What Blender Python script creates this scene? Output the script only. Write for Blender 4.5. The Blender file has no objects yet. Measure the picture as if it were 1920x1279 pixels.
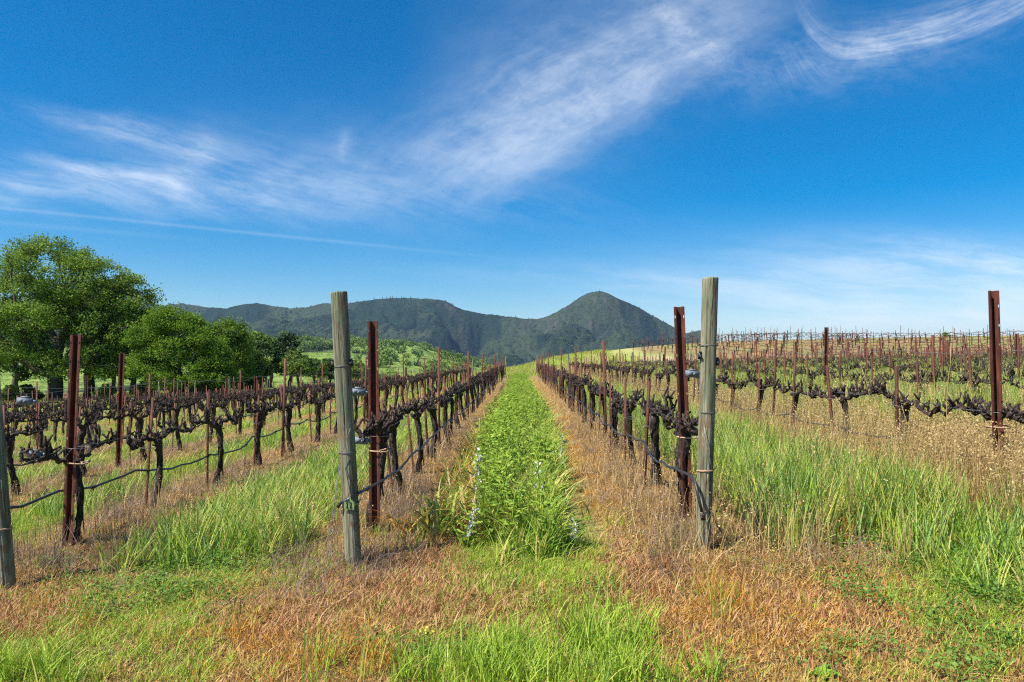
import bpy, bmesh, math, random
import numpy as np
from mathutils import Vector, Matrix, Euler

SC = bpy.context.scene
C = SC.collection
R = math.radians

# ------------------------------------------------------------------ camera
F = 1400.0                       # focal length in photo pixels (1920 wide)
EYE = 1.45
PITCH, YAW = math.atan(50.0 / F), math.atan(15.0 / F)
cam = bpy.data.cameras.new('camera')
camo = bpy.data.objects.new('camera', cam)
C.objects.link(camo)
cam.sensor_width = 36.0
cam.lens = 36.0 * F / 1920.0
cam.clip_start, cam.clip_end = 0.05, 40000.0
camo.location = (0, 0, EYE)
camo.rotation_euler = (math.pi / 2 + PITCH, 0, YAW)
SC.camera = camo
CAMR = Euler(camo.rotation_euler).to_matrix()

# ------------------------------------------------------------------ render look
SC.render.engine = 'CYCLES'
SC.cycles.use_denoising = False
SC.cycles.filter_width = 1.15
SC.cycles.max_bounces = 4
SC.cycles.diffuse_bounces = 2
SC.cycles.transmission_bounces = 3
SC.cycles.use_adaptive_sampling = True
SC.cycles.adaptive_threshold = 0.02
SC.cycles.transparent_max_bounces = 8
SC.cycles.volume_bounces = 0
SC.view_settings.view_transform = 'Standard'
SC.view_settings.look = 'None'
SC.view_settings.gamma = 1.0
SC.view_settings.exposure = 0.80
SC.view_settings.use_curve_mapping = False

# ------------------------------------------------------------------ sun
SUN_EL = R(54)
sun_h = Vector((-0.84, -0.54)).normalized()
to_sun = Vector((sun_h.x * math.cos(SUN_EL), sun_h.y * math.cos(SUN_EL), math.sin(SUN_EL)))
sl = bpy.data.lights.new('sun', 'SUN')
sl.energy = 5.0
sl.angle = R(0.53)
sl.color = (1.0, 0.945, 0.87)
so = bpy.data.objects.new('sun', sl)
C.objects.link(so)
so.rotation_euler = to_sun.to_track_quat('Z', 'Y').to_euler()
so.location = (-30, -20, 50)

# ------------------------------------------------------------------ node helper: arithmetic on sockets
class G:
    """a float or vector socket in a node tree, with arithmetic"""
    def __init__(s, nt, sock): s.nt, s.s = nt, sock
    def _m(s, op, *o, clamp=False):
        n = s.nt.nodes.new('ShaderNodeMath'); n.operation = op; n.use_clamp = clamp
        for i, x in enumerate((s,) + o):
            if isinstance(x, G): s.nt.links.new(x.s, n.inputs[i])
            else: n.inputs[i].default_value = float(x)
        return G(s.nt, n.outputs[0])
    def __add__(s, o): return s._m('ADD', o)
    __radd__ = __add__
    def __sub__(s, o): return s._m('SUBTRACT', o)
    def __rsub__(s, o): return (s * -1.0) + o
    def __mul__(s, o): return s._m('MULTIPLY', o)
    __rmul__ = __mul__
    def __truediv__(s, o): return s._m('DIVIDE', o)
    def pow(s, o): return s._m('POWER', o)
    def min(s, o): return s._m('MINIMUM', o)
    def max(s, o): return s._m('MAXIMUM', o)
    def abs(s): return s._m('ABSOLUTE')
    def exp(s): return s._m('EXPONENT')
    def sat(s): return s._m('ADD', 0.0, clamp=True)
    def smooth(s, a, b):
        n = s.nt.nodes.new('ShaderNodeMapRange'); n.interpolation_type = 'SMOOTHSTEP'
        s.nt.links.new(s.s, n.inputs[0])
        n.inputs[1].default_value, n.inputs[2].default_value = a, b
        n.inputs[3].default_value, n.inputs[4].default_value = 0.0, 1.0
        return G(s.nt, n.outputs[0])

def comb(nt, x, y, z=0.0):
    n = nt.nodes.new('ShaderNodeCombineXYZ')
    for i, v in enumerate((x, y, z)):
        if isinstance(v, G): nt.links.new(v.s, n.inputs[i])
        else: n.inputs[i].default_value = v
    return n.outputs[0]

def nnoise(nt, vec, scale, detail=4, rough=0.55, dist=0.0, lac=2.0):
    n = nt.nodes.new('ShaderNodeTexNoise')
    n.inputs['Scale'].default_value = scale
    n.inputs['Detail'].default_value = detail
    n.inputs['Roughness'].default_value = rough
    n.inputs['Lacunarity'].default_value = lac
    n.inputs['Distortion'].default_value = dist
    if vec is not None: nt.links.new(vec, n.inputs['Vector'])
    return G(nt, n.outputs[0])

def mixrgb(nt, fac, a, b, mode='MIX'):
    n = nt.nodes.new('ShaderNodeMix'); n.data_type = 'RGBA'; n.blend_type = mode
    for sock, v in ((n.inputs[0], fac), (n.inputs[6], a), (n.inputs[7], b)):
        if isinstance(v, G): nt.links.new(v.s, sock)
        elif isinstance(v, bpy.types.NodeSocket): nt.links.new(v, sock)
        elif isinstance(v, (int, float)): sock.default_value = v
        else: sock.default_value = (*v, 1.0) if len(v) == 3 else v
    return n.outputs[2]

def ramp(nt, fac, stops):
    n = nt.nodes.new('ShaderNodeValToRGB')
    el = n.color_ramp.elements
    while len(el) < len(stops): el.new(0.5)
    for e, (p, c) in zip(el, stops):
        e.position = p; e.color = (*c, 1.0)
    nt.links.new(fac.s if isinstance(fac, G) else fac, n.inputs[0])
    return n.outputs[0]

# ------------------------------------------------------------------ world: sky with cirrus
W = bpy.data.worlds.new('World'); SC.world = W; W.use_nodes = True
nt = W.node_tree; nt.nodes.clear()
sky = nt.nodes.new('ShaderNodeTexSky'); sky.sky_type = 'NISHITA'; sky.sun_disc = False
sky.sun_elevation = SUN_EL
sky.sun_rotation = math.atan2(sun_h.x, sun_h.y)
sky.altitude = 300; sky.air_density = 1.0; sky.dust_density = 0.35; sky.ozone_density = 3.2
SKY_STR = 0.056
tc = nt.nodes.new('ShaderNodeTexCoord')
sep = nt.nodes.new('ShaderNodeSeparateXYZ'); nt.links.new(tc.outputs['Generated'], sep.inputs[0])
dx, dy, dz = (G(nt, o) for o in sep.outputs)
front = dy.smooth(0.05, 0.25)
dyc = dy.max(0.05)
# degrees-like sky coordinates, scaled so that one unit = 1/1400 of a radian near the row direction
px = dx / dyc * 1400.0 + 975.0
py = 690.0 - dz / dyc * 1400.0
warp = (nnoise(nt, comb(nt, px * 0.0026, py * 0.005, 3.1), 1.0, 5, 0.6) - 0.5)
warp2 = (nnoise(nt, comb(nt, px * 0.0026, py * 0.005, 8.7), 1.0, 5, 0.6) - 0.5)
wx = px + warp * 110.0
wy = py + warp2 * 62.0

def gauss(cx, cy, rx, ry, ang=0.0, x=wx, y=wy):
    c, s = math.cos(R(ang)), math.sin(R(ang))
    ax = ((x - cx) * c + (y - cy) * s) / rx
    ay = ((y - cy) * c - (x - cx) * s) / ry
    return ((ax * ax + ay * ay) * -1.0).exp()

def fibre(ang, along, across, seed, lo=0.35, hi=0.72, det=7):
    c, s = math.cos(R(ang)), math.sin(R(ang))
    ax = wx * c + wy * s
    ay = wy * c - wx * s
    return nnoise(nt, comb(nt, ax * along, ay * across, seed), 1.0, det, 0.66).smooth(lo, hi)

lump = nnoise(nt, comb(nt, px * 0.006, py * 0.009, 1.7), 1.0, 4, 0.6).smooth(0.28, 0.72)
fine = nnoise(nt, comb(nt, wx * 0.020, wy * 0.034, 7.7), 1.0, 6, 0.68).smooth(0.25, 0.8)
# band with a crisp lower edge that climbs to the upper right of the view
edge = (388.0 - (wx - 930.0).max(0.0) * 0.57)
d = edge - wy
band = d.smooth(-14.0, 85.0) * ((d.max(0.0)) * (-1.0 / 190.0)).exp()
bandw = (1.0 - ((wx - 1150.0).abs() / 380.0).smooth(0.45, 1.15)) * 0.85 + gauss(640, 330, 520, 150) * 0.34
f1 = fibre(-30, 0.0055, 0.024, 1.3, 0.22, 0.84)
cloud = band * bandw * (f1 * 0.22 + fine * 0.10 + lump * 0.20 + 0.17) * 0.86
# upper veil to the left of the band
cloud = cloud + gauss(1080, 170, 330, 100, -28) * (f1 * 0.22 + fine * 0.14)
cloud = cloud + gauss(1285, 55, 110, 26, 38) * (fine * 0.22 + 0.03)
# hooked mares tail near the upper right
cx_ = wx * 0.22 + px * 0.78
cy_ = wy * 0.22 + py * 0.78
q = cx_ - 1590.0
curve = 100.0 - (q.max(0.0)).pow(2.0) * 0.00080 - ((q * -1.0).max(0.0)).pow(2.0) * 0.0100
dd = curve - cy_
hook = dd.smooth(-16.0, 14.0) * ((dd.max(0.0)) * (-1.0 / 34.0)).exp() * cx_.smooth(1488.0, 1530.0)
fh = nnoise(nt, comb(nt, cx_ * 0.0075, dd * 0.075, 4.4), 1.0, 7, 0.66).smooth(0.3, 0.74)
cloud = cloud + hook * (fh * 0.22 + fine * 0.12 + 0.08)
cloud = cloud + gauss(1760, 50, 240, 42, -16) * (fh * 0.24 + fine * 0.10)
cloud = cloud + gauss(1560, 110, 260, 60, -6) * (fine * 0.13)
# wisps over the oaks
f2 = fibre(16, 0.006, 0.034, 9.2, 0.3, 0.75)
cloud = cloud + gauss(130, 312, 72, 13, 20) * (f2 * 0.24 + 0.16)
cloud = cloud + gauss(240, 336, 110, 18, 12) * (f2 * 0.18 + 0.05)
cloud = cloud + gauss(350, 292, 46, 36, -40) * (f2 * 0.22 + fine * 0.12 + 0.05)
cloud = cloud + gauss(250, 245, 190, 24, 12) * (f2 * 0.30 + 0.03)
cloud = cloud + gauss(200, 352, 540, 46, 3) * (f2 * 0.26 + lump * 0.10 + 0.03)
cloud = cloud + gauss(632, 266, 15, 24, 20) * (fine * 0.20 + 0.05)
cloud = cloud + gauss(600, 320, 420, 70, 4) * (f2 * 0.12 + lump * 0.06)
# thin old contrail
ln = py - (387.0 + px * 0.103)
cloud = cloud + ((ln / 3.2).pow(2.0) * -1.0).exp() * (1.0 - px.smooth(500.0, 1050.0)) * 0.09
ln2 = py - (415.0 + px * 0.088)
cloud = cloud + ((ln2 / 5.0).pow(2.0) * -1.0).exp() * (1.0 - px.smooth(100.0, 500.0)) * 0.05
# low streaky veil near the hill crest
f3 = fibre(5, 0.0032, 0.026, 5.9, 0.3, 0.75)
cloud = cloud + gauss(1850, 497, 320, 36, 4) * (f3 * 0.36 + fine * 0.12)
cloud = cloud + gauss(1740, 590, 460, 90, 2) * (f3 * 0.46 + lump * 0.16 + 0.24)
cloud = cloud + gauss(1250, 525, 420, 20, 3) * f3 * 0.16
cloud = cloud * front
# thin cirrus over the whole dome (also outside the view)
dzc = dz.max(0.06)
gx, gy = dx / dzc, dy / dzc
cir = nnoise(nt, comb(nt, gx * 0.35 + gy * 0.2, gy * 1.1, 2.0), 1.0, 5, 0.62, 0.6).smooth(0.5, 0.85) * dz.smooth(0.03, 0.3)
cloud = cloud + cir * 0.20 * (1.0 - front)
cloud = cloud.min(0.85).max(0.0)

hsv = nt.nodes.new('ShaderNodeHueSaturation')
hsv.inputs['Hue'].default_value = 0.499
hsv.inputs['Saturation'].default_value = 1.62
hsv.inputs['Value'].default_value = 1.42
nt.links.new(sky.outputs[0], hsv.inputs['Color'])
mix = mixrgb(nt, cloud, hsv.outputs[0], (11.0, 11.7, 12.4))
bg = nt.nodes.new('ShaderNodeBackground'); nt.links.new(mix, bg.inputs[0])
bg.inputs[1].default_value = SKY_STR
W.cycles.sampling_method = 'MANUAL'; W.cycles.sample_map_resolution = 256
wo = nt.nodes.new('ShaderNodeOutputWorld'); nt.links.new(bg.outputs[0], wo.inputs[0])

# ------------------------------------------------------------------ numeric noise
def _h(ix, iy, seed):
    h = (ix.astype(np.int64) * 374761393 + iy.astype(np.int64) * 668265263 + seed * 974711) & 0x7fffffff
    h = ((h ^ (h >> 13)) * 1274126177) & 0x7fffffff
    return ((h ^ (h >> 16)) & 0xffff) / 65535.0

def vn(x, y, seed=0):
    x = np.asarray(x, float); y = np.asarray(y, float)
    ix, iy = np.floor(x), np.floor(y)
    fx, fy = x - ix, y - iy
    fx = fx * fx * fx * (fx * (fx * 6 - 15) + 10); fy = fy * fy * fy * (fy * (fy * 6 - 15) + 10)
    a, b = _h(ix, iy, seed), _h(ix + 1, iy, seed)
    c, d_ = _h(ix, iy + 1, seed), _h(ix + 1, iy + 1, seed)
    return (a * (1 - fx) + b * fx) * (1 - fy) + (c * (1 - fx) + d_ * fx) * fy

def fbm(x, y, seed=0, o=4, g=0.5):
    s, a, t = 0.0, 1.0, 0.0
    for i in range(o):
        s = s + a * vn(np.asarray(x) * 2 ** i, np.asarray(y) * 2 ** i, seed + i * 17); t += a; a *= g
    return s / t

def sm(a, b, x):
    t = np.clip((np.asarray(x, float) - a) / (b - a), 0, 1)
    return t * t * (3 - 2 * t)

# ------------------------------------------------------------------ the lie of the land
ROW_L = [-1.22 - 2.53 * k for k in range(11)]
ROW_R = [1.36 + 2.58 * k for k in range(15)]
GU = np.array([-9, -.03, 0, .05, .10, .15, .20, .25, .32, 9])
GV = np.array([0, 0, .10, .46, .65, .80, .90, .97, 1, 1])

def gz(X, Y):
    """height of the ground"""
    X = np.asarray(X, float); Y = np.asarray(Y, float)
    Yc = np.maximum(Y, -40)
    Xp, Xn = np.maximum(X, 0), np.minimum(X, 0)
    z = 0.02 * np.minimum(Xp, 90) + 0.026 * 6 * (1 - np.exp(-Xp / 6)) - 0.046 * 60 * np.tanh(-Xn / 60)
    along = 0.013 * np.minimum(Yc, 140)
    z = z + along * (1 - 1.25 * sm(1.5, 16, -X) + 0.25 * sm(18, 38, -X))
    u = X / np.maximum(Y, 8)
    z = z + 2.8 * np.interp(u, GU, GV) * sm(60, 89, Y) 
    z = z - 14 * sm(97, 420, Y) - 3.0 * sm(60, 200, -X)
    z = z - 2.8 * np.interp(u, GU, GV) * sm(100, 260, Y) * 0.9
    near = 1 - sm(14, 40, Y)
    z = z + (fbm(X * 1.1, Y * 1.1, 3, 3) - 0.5) * 0.09 * near * (1 - sm(12, 20, np.abs(X)))
    z = z - .07 * np.exp(-((X + .80) / .26) ** 2 - ((Y - 5.30) / .13) ** 2)
    inb = sm(5.2, 6.4, Y) * (1 - sm(55, 60, Y)) * (1 - sm(25, 40, np.abs(X)))
    dl = np.abs((X - ROW_L[0]) / 2.53 - np.round((X - ROW_L[0]) / 2.53)) * 2.53
    dr = np.abs((X - ROW_R[0]) / 2.58 - np.round((X - ROW_R[0]) / 2.58)) * 2.58
    dist = np.where(X < 0.07, dl, dr)
    z = z + 0.07 * np.exp(-(dist / 0.45) ** 2) * inb
    return z

def g1(x, y): return float(gz(np.array([x]), np.array([y]))[0])

def ray(pxx, pyy):
    v = CAMR @ Vector(((pxx - 960) / F, (639.5 - pyy) / F, -1.0))
    return v / v.y
def at(pxx, pyy, Y): 
    v = ray(pxx, pyy); return Vector((v.x * Y, Y, EYE + v.z * Y))
def gp(pxx, pyy, lo=2.0, hi=140.0):
    v = ray(pxx, pyy)
    Y = np.linspace(lo, hi, 6000)
    dlt = EYE + v.z * Y - gz(v.x * Y, Y)
    k = int(np.argmax(dlt < 0))
    return Vector((v.x * Y[k], Y[k], g1(v.x * Y[k], Y[k])))
MI = CAMR.inverted()
MIN = np.array(MI)
def project(X, Y, Z):
    P = np.stack([X, Y, Z - EYE], -1) @ MIN.T
    return 960 + F * P[..., 0] / -P[..., 2], 639.5 - F * P[..., 1] / -P[..., 2]

# ------------------------------------------------------------------ mesh and object helpers
def mk(name, V, Q=None, T=None, mats=(), attrs=None, smooth=False, midx=None):
    me = bpy.data.meshes.new(name)
    V = np.asarray(V, np.float32).reshape(-1, 3)
    me.vertices.add(len(V)); me.vertices.foreach_set('co', V.ravel())
    nq = 0 if Q is None else len(Q); ntr = 0 if T is None else len(T)
    li, st = [], []
    if nq: li.append(np.asarray(Q, np.int32).ravel()); st.append(np.arange(nq) * 4)
    if ntr: li.append(np.asarray(T, np.int32).ravel()); st.append(nq * 4 + np.arange(ntr) * 3)
    li = np.concatenate(li); st = np.concatenate(st)
    me.loops.add(len(li)); me.loops.foreach_set('vertex_index', li)
    me.polygons.add(nq + ntr); me.polygons.foreach_set('loop_start', st.astype(np.int32))
    if smooth: me.polygons.foreach_set('use_smooth', np.ones(nq + ntr, bool))
    for m in mats: me.materials.append(m)
    if midx is not None: me.polygons.foreach_set('material_index', np.asarray(midx, np.int32))
    for k, a in (attrs or {}).items():
        a = np.asarray(a, np.float32)
        if a.ndim == 1:
            at_ = me.attributes.new(k, 'FLOAT', 'POINT'); at_.data.foreach_set('value', a)
        else:
            if a.shape[1] == 3: a = np.concatenate([a, np.ones((len(a), 1), np.float32)], 1)
            at_ = me.attributes.new(k, 'FLOAT_COLOR', 'POINT'); at_.data.foreach_set('color', a.ravel())
    me.update(); me.validate()
    return me

def obj(name, me, parent=None, loc=None, rot=None, **props):
    o = bpy.data.objects.new(name, me); C.objects.link(o)
    if parent is not None: o.parent = parent
    if loc is not None: o.location = loc
    if rot is not None: o.rotation_euler = rot
    for k, v in props.items():
        if v is not None: o[k] = v
    return o

class MB:
    """collects pieces into one mesh"""
    def __init__(s): s.V, s.Q, s.T, s.n, s.A = [], [], [], 0, []
    def add(s, V, Q=None, T=None, a=None):
        V = np.asarray(V, float).reshape(-1, 3)
        if Q is not None and len(Q): s.Q.append(np.asarray(Q, int) + s.n)
        if T is not None and len(T): s.T.append(np.asarray(T, int) + s.n)
        s.V.append(V); s.n += len(V)
        s.A.append(np.zeros(len(V)) if a is None else np.broadcast_to(np.asarray(a, float), (len(V),)))
        return s
    def mesh(s, name, mats=(), smooth=False, attr=None):
        return mk(name, np.concatenate(s.V), np.concatenate(s.Q) if s.Q else None,
                  np.concatenate(s.T) if s.T else None, mats, {attr: np.concatenate(s.A)} if attr else None, smooth)

def box(x0, x1, y0, y1, z0, z1):
    V = [(x, y, z) for z in (z0, z1) for y in (y0, y1) for x in (x0, x1)]
    Q = [(0, 2, 3, 1), (4, 5, 7, 6), (0, 1, 5, 4), (2, 6, 7, 3), (0, 4, 6, 2), (1, 3, 7, 5)]
    return np.array(V, float), np.array(Q)

def tube(P, r, n=8, rs=None, rough=0.0, ridge=0.0, cap=True, twist=0.0):
    """a tube along points P with radii r; rough and ridge shape the bark"""
    P = np.asarray(P, float); m = len(P)
    r = np.broadcast_to(np.asarray(r, float), (m,))
    T_ = np.gradient(P, axis=0); T_ /= np.linalg.norm(T_, axis=1)[:, None] + 1e-9
    ref = np.array([0.31, 0.87, 0.12]) if abs(T_[0][2]) > 0.7 else np.array([0.1, 0.15, 1.0])
    a = np.cross(T_, ref); a /= np.linalg.norm(a, axis=1)[:, None] + 1e-9
    b = np.cross(T_, a)
    th = np.arange(n) / n * 2 * np.pi
    rr = np.repeat(r[:, None], n, 1)
    if rs is not None and (rough or ridge):
        s = np.arange(m)[:, None] / 3.0
        sd = int(rs.integers(1e6))
        w = th[None, :] + twist * np.arange(m)[:, None]
        rr = rr * (1 + rough * 2 * (vn(np.cos(w) * 1.6 + s * 1.3 + 9, np.sin(w) * 1.6 + s * 0.7 + 5, sd) - 0.5)
                   + ridge * 2 * (vn(w * 1.9 + 50, s * 0.35 + 3, sd + 5) - 0.5))
    ang = th[None, :] + np.zeros((m, 1))
    V = P[:, None] + rr[..., None] * (np.cos(ang)[..., None] * a[:, None] + np.sin(ang)[..., None] * b[:, None])
    i = np.arange(m - 1)[:, None] * n; j = np.arange(n)[None]; j2 = (j + 1) % n
    Q = np.stack([i + j, i + j2, i + n + j2, i + n + j], -1).reshape(-1, 4)
    V = V.reshape(-1, 3); T = None
    if cap:
        V = np.concatenate([V, P[-1:], P[:1]])
        k = m * n; e = (m - 1) * n
        jj = np.arange(n); jn = (jj + 1) % n
        T = np.concatenate([np.stack([e + jj, e + jn, np.full(n, k)], -1), np.stack([jn, jj, np.full(n, k + 1)], -1)])
    return V, Q, T

# ------------------------------------------------------------------ materials
def pbr(name, rough=0.8, spec=0.3):
    m = bpy.data.materials.new(name); m.use_nodes = True
    nt = m.node_tree; nt.nodes.clear()
    p = nt.nodes.new('ShaderNodeBsdfPrincipled'); o = nt.nodes.new('ShaderNodeOutputMaterial')
    nt.links.new(p.outputs[0], o.inputs[0])
    p.inputs['Roughness'].default_value = rough
    p.inputs['Specular IOR Level'].default_value = spec
    return m, nt, p, o
def pos(nt, which='Object'):
    t = nt.nodes.new('ShaderNodeTexCoord'); return t.outputs[which]
def geopos(nt): return nt.nodes.new('ShaderNodeNewGeometry').outputs['Position']
def mapping(nt, vec, scale, rot=(0, 0, 0)):
    n = nt.nodes.new('ShaderNodeMapping'); n.inputs['Scale'].default_value = scale; n.inputs['Rotation'].default_value = rot
    nt.links.new(vec, n.inputs[0]); return n.outputs[0]
def attr(nt, name, col=False):
    n = nt.nodes.new('ShaderNodeAttribute'); n.attribute_name = name
    return n.outputs['Color'] if col else G(nt, n.outputs['Fac'])
def orand(nt):
    n = nt.nodes.new('ShaderNodeObjectInfo'); return G(nt, n.outputs['Random'])
def bump(nt, p, h, strength=0.5, dist=0.01):
    b = nt.nodes.new('ShaderNodeBump'); b.inputs['Strength'].default_value = strength; b.inputs['Distance'].default_value = dist
    nt.links.new(h.s if isinstance(h, G) else h, b.inputs['Height']); nt.links.new(b.outputs[0], p.inputs['Normal'])

def leafmat(name, stops, trans=0.35, rough=0.5, rw=0.6, spec=0.25, patch=0.0, pscale=0.5):
    """thin leaf or blade: colour by per-blade random r and per-clump random, light coming through"""
    m, nt, p, o = pbr(name, rough, spec)
    f = attr(nt, 'r') * rw + orand(nt) * (1 - rw - patch)
    if patch:
        f = f + nnoise(nt, geopos(nt), pscale, 3).smooth(0.3, 0.7) * patch
    col = ramp(nt, f, stops)
    nt.links.new(col, p.inputs['Base Color'])
    tr = nt.nodes.new('ShaderNodeBsdfTranslucent'); nt.links.new(col, tr.inputs[0])
    mx = nt.nodes.new('ShaderNodeMixShader'); mx.inputs[0].default_value = trans
    nt.links.new(p.outputs[0], mx.inputs[1]); nt.links.new(tr.outputs[0], mx.inputs[2])
    nt.links.new(mx.outputs[0], o.inputs[0])
    return m

M = {}
M['green'] = leafmat('green_blade', [(0, (.07, .15, .016)), (.25, (.15, .285, .028)), (.48, (.29, .43, .045)), (.66, (.46, .54, .085)), (.84, (.60, .50, .15)), (1, (.62, .46, .21))], .30)
M['glaucous'] = leafmat('glaucous_blade', [(0, (.11, .22, .045)), (.5, (.24, .38, .085)), (1, (.42, .52, .16))], .28)
M['fresh'] = leafmat('fresh_blade', [(0, (.065, .15, .013)), (.25, (.19, .32, .026)), (.5, (.32, .47, .042)), (.78, (.47, .58, .075)), (1, (.60, .50, .17))], .30)
M['straw'] = leafmat('straw_blade', [(0, (.20, .115, .045)), (.3, (.40, .26, .10)), (.6, (.58, .41, .17)), (.85, (.70, .54, .27)), (1, (.54, .29, .10))], 0.25)
M['mat'] = leafmat('dry_mat', [(0, (.12, .06, .022)), (.25, (.36, .21, .062)), (.55, (.56, .35, .105)), (.72, (.66, .45, .16)), (.85, (.60, .27, .055)), (1, (.34, .36, .08))], 0.3, patch=.3)
M['orange'] = leafmat('orange_blade', [(0, (.42, .15, .02)), (.4, (.60, .27, .035)), (.75, (.64, .42, .08)), (1, (.42, .38, .06))], 0.3)
M['red'] = leafmat('reddish_weed', [(0, (.33, .10, .045)), (.4, (.44, .21, .09)), (.8, (.52, .34, .16)), (1, (.30, .26, .08))], 0.22)
M['brush'] = leafmat('grey_brush', [(0, (.11, .075, .052)), (.5, (.24, .17, .12)), (1, (.38, .28, .19))], 0.1)
M['clover'] = leafmat('clover_leaf', [(0, (.07, .16, .022)), (.6, (.15, .28, .04)), (.95, (.25, .36, .06)), (1, (.36, .38, .08))], 0.35)
M['fava'] = leafmat('bean_leaf', [(0, (.08, .17, .020)), (.4, (.20, .32, .038)), (.75, (.34, .45, .062)), (1, (.48, .54, .10))], 0.3, rough=.7, spec=.12)
M['petal'] = leafmat('white_petal', [(0, (.75, .75, .70)), (1, (.85, .85, .82))], 0.3)
M['yellow'] = leafmat('yellow_flower', [(0, (.75, .68, .06)), (1, (.82, .75, .15))], 0.3)
M['oak'] = leafmat('oak_leaf', [(0, (.045, .090, .014)), (.35, (.115, .195, .030)), (.7, (.205, .30, .050)), (1, (.31, .40, .08))], 0.36, rough=.8, spec=.08, rw=.4, patch=.35, pscale=.6)
M['oak2'] = leafmat('bright_leaf', [(0, (.04, .095, .010)), (.35, (.10, .19, .020)), (.7, (.19, .30, .032)), (1, (.31, .41, .05))], 0.36, rough=.8, spec=.08, rw=.4, patch=.35, pscale=.6)
M['far_leaf'] = leafmat('far_leaf', [(0, (.022, .042, .016)), (.5, (.052, .088, .026)), (1, (.10, .145, .042))], 0.1, rw=.35, spec=.1)
M['pale_leaf'] = leafmat('pale_leaf', [(0, (.075, .135, .026)), (.5, (.16, .235, .048)), (1, (.27, .335, .075))], 0.3, rw=.35, spec=.1)

m, nt, p, o = pbr('vine_bark', 0.85, 0.25); M['bark'] = m
v = pos(nt)
st = nnoise(nt, mapping(nt, v, (60, 60, 9)), 1.0, 5, .65)
st2 = nnoise(nt, v, 32, 4)
c1 = ramp(nt, st, [(.36, (.010, .007, .006)), (.49, (.042, .029, .023)), (.60, (.105, .078, .064)), (.74, (.31, .25, .21))])
nt.links.new(mixrgb(nt, st2.smooth(.48, .7) * .5, c1, (.028, .018, .014)), p.inputs['Base Color'])
bump(nt, p, st + st2 * .8, 1.0, 0.022)

m, nt, p, o = pbr('oak_bark', 0.9, 0.2); M['obark'] = m
st = nnoise(nt, mapping(nt, pos(nt), (6, 6, 1.5)), 1.0, 5, .6)
nt.links.new(ramp(nt, st, [(.3, (.03, .024, .018)), (.7, (.12, .10, .075))]), p.inputs['Base Color'])
bump(nt, p, st, 0.8, 0.05)

m, nt, p, o = pbr('rusty_steel', 0.75, 0.35); M['rust'] = m
v = geopos(nt)
n1 = nnoise(nt, mapping(nt, v, (30, 30, 5)), 1.0, 5, .65)
n2 = nnoise(nt, v, 160, 3)
c = ramp(nt, n1, [(.25, (.036, .013, .011)), (.45, (.085, .026, .017)), (.62, (.155, .048, .025)), (.85, (.27, .105, .046))])
nt.links.new(mixrgb(nt, n2.smooth(.55, .75) * .4, c, (.06, .022, .018)), p.inputs['Base Color'])
bump(nt, p, n2, 0.35, 0.003)

m, nt, p, o = pbr('weathered_post', 0.85, 0.2); M['wood'] = m
v = pos(nt)
n1 = nnoise(nt, mapping(nt, v, (26, 26, 1.6)), 1.0, 6, .62, .6)
n2 = nnoise(nt, mapping(nt, v, (7, 7, 2.2)), 1.0, 4, .55)
n3 = nnoise(nt, mapping(nt, v, (90, 90, 4)), 1.0, 4, .6)
c = ramp(nt, n1, [(.30, (.060, .052, .032)), (.41, (.13, .125, .075)), (.52, (.245, .24, .155)), (.66, (.40, .375, .27))])
c = mixrgb(nt, n2.smooth(.45, .66) * .75, c, (.125, .165, .095))
c = mixrgb(nt, nnoise(nt, mapping(nt, v, (14, 14, 5)), 1.0, 4, .6, .8).smooth(.50, .62) * .8, c, (.185, .12, .065))
c = mixrgb(nt, n3.smooth(.55, .68) * .85, c, (.040, .032, .021))
nt.links.new(c, p.inputs['Base Color'])
bump(nt, p, n1 * .8 + n3 * .8, 1.0, 0.010)

def plain(name, col, rough=.6, spec=.3, metal=0.0, vary=.25, scale=30):
    m, nt, p, o = pbr(name, rough, spec)
    n = nnoise(nt, geopos(nt), scale, 4)
    nt.links.new(mixrgb(nt, n.smooth(.3, .75) * vary, col, tuple(x * .45 for x in col)), p.inputs['Base Color'])
    p.inputs['Metallic'].default_value = metal
    return m
M['wire'] = plain('galvanised_wire', (.20, .20, .20), .55, .4, .4)
M['zinc'] = plain('zinc_casting', (.17, .21, .25), .6, .3, .0, .5, 60)
M['hose'] = plain('black_hose', (.030, .032, .038), .45, .5)
M['twine'] = plain('twine', (.52, .36, .22), .9, .1)
M['tag'] = plain('green_tag', (.30, .42, .17), .5, .3, 0, .2)
M['ink'] = plain('black_ink', (.02, .02, .02), .7, .2)
M['black'] = plain('black_plastic', (.025, .025, .03), .5, .4)

# ------------------------------------------------------------------ ground colours
FRONT = np.array([(12.3, 82), (15, 77.5), (18.3, 73), (24, 67), (30, 64), (38, 62.2), (60, 60.5), (100, 59)], float)
def front_dist(X, Y):
    """signed distance behind the front row of the far block"""
    best = np.full(np.shape(X), 1e9); sg = np.zeros(np.shape(X))
    for a, b in zip(FRONT[:-1], FRONT[1:]):
        ab = b - a; L2 = ab @ ab
        t = np.clip(((X - a[0]) * ab[0] + (Y - a[1]) * ab[1]) / L2, 0, 1)
        ex, ey = X - (a[0] + t * ab[0]), Y - (a[1] + t * ab[1])
        dd_ = np.hypot(ex, ey); s_ = np.sign(ab[0] * ey - ab[1] * ex)
        k = dd_ < best; best = np.where(k, dd_, best); sg = np.where(k, s_, sg)
    return best * sg

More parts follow.
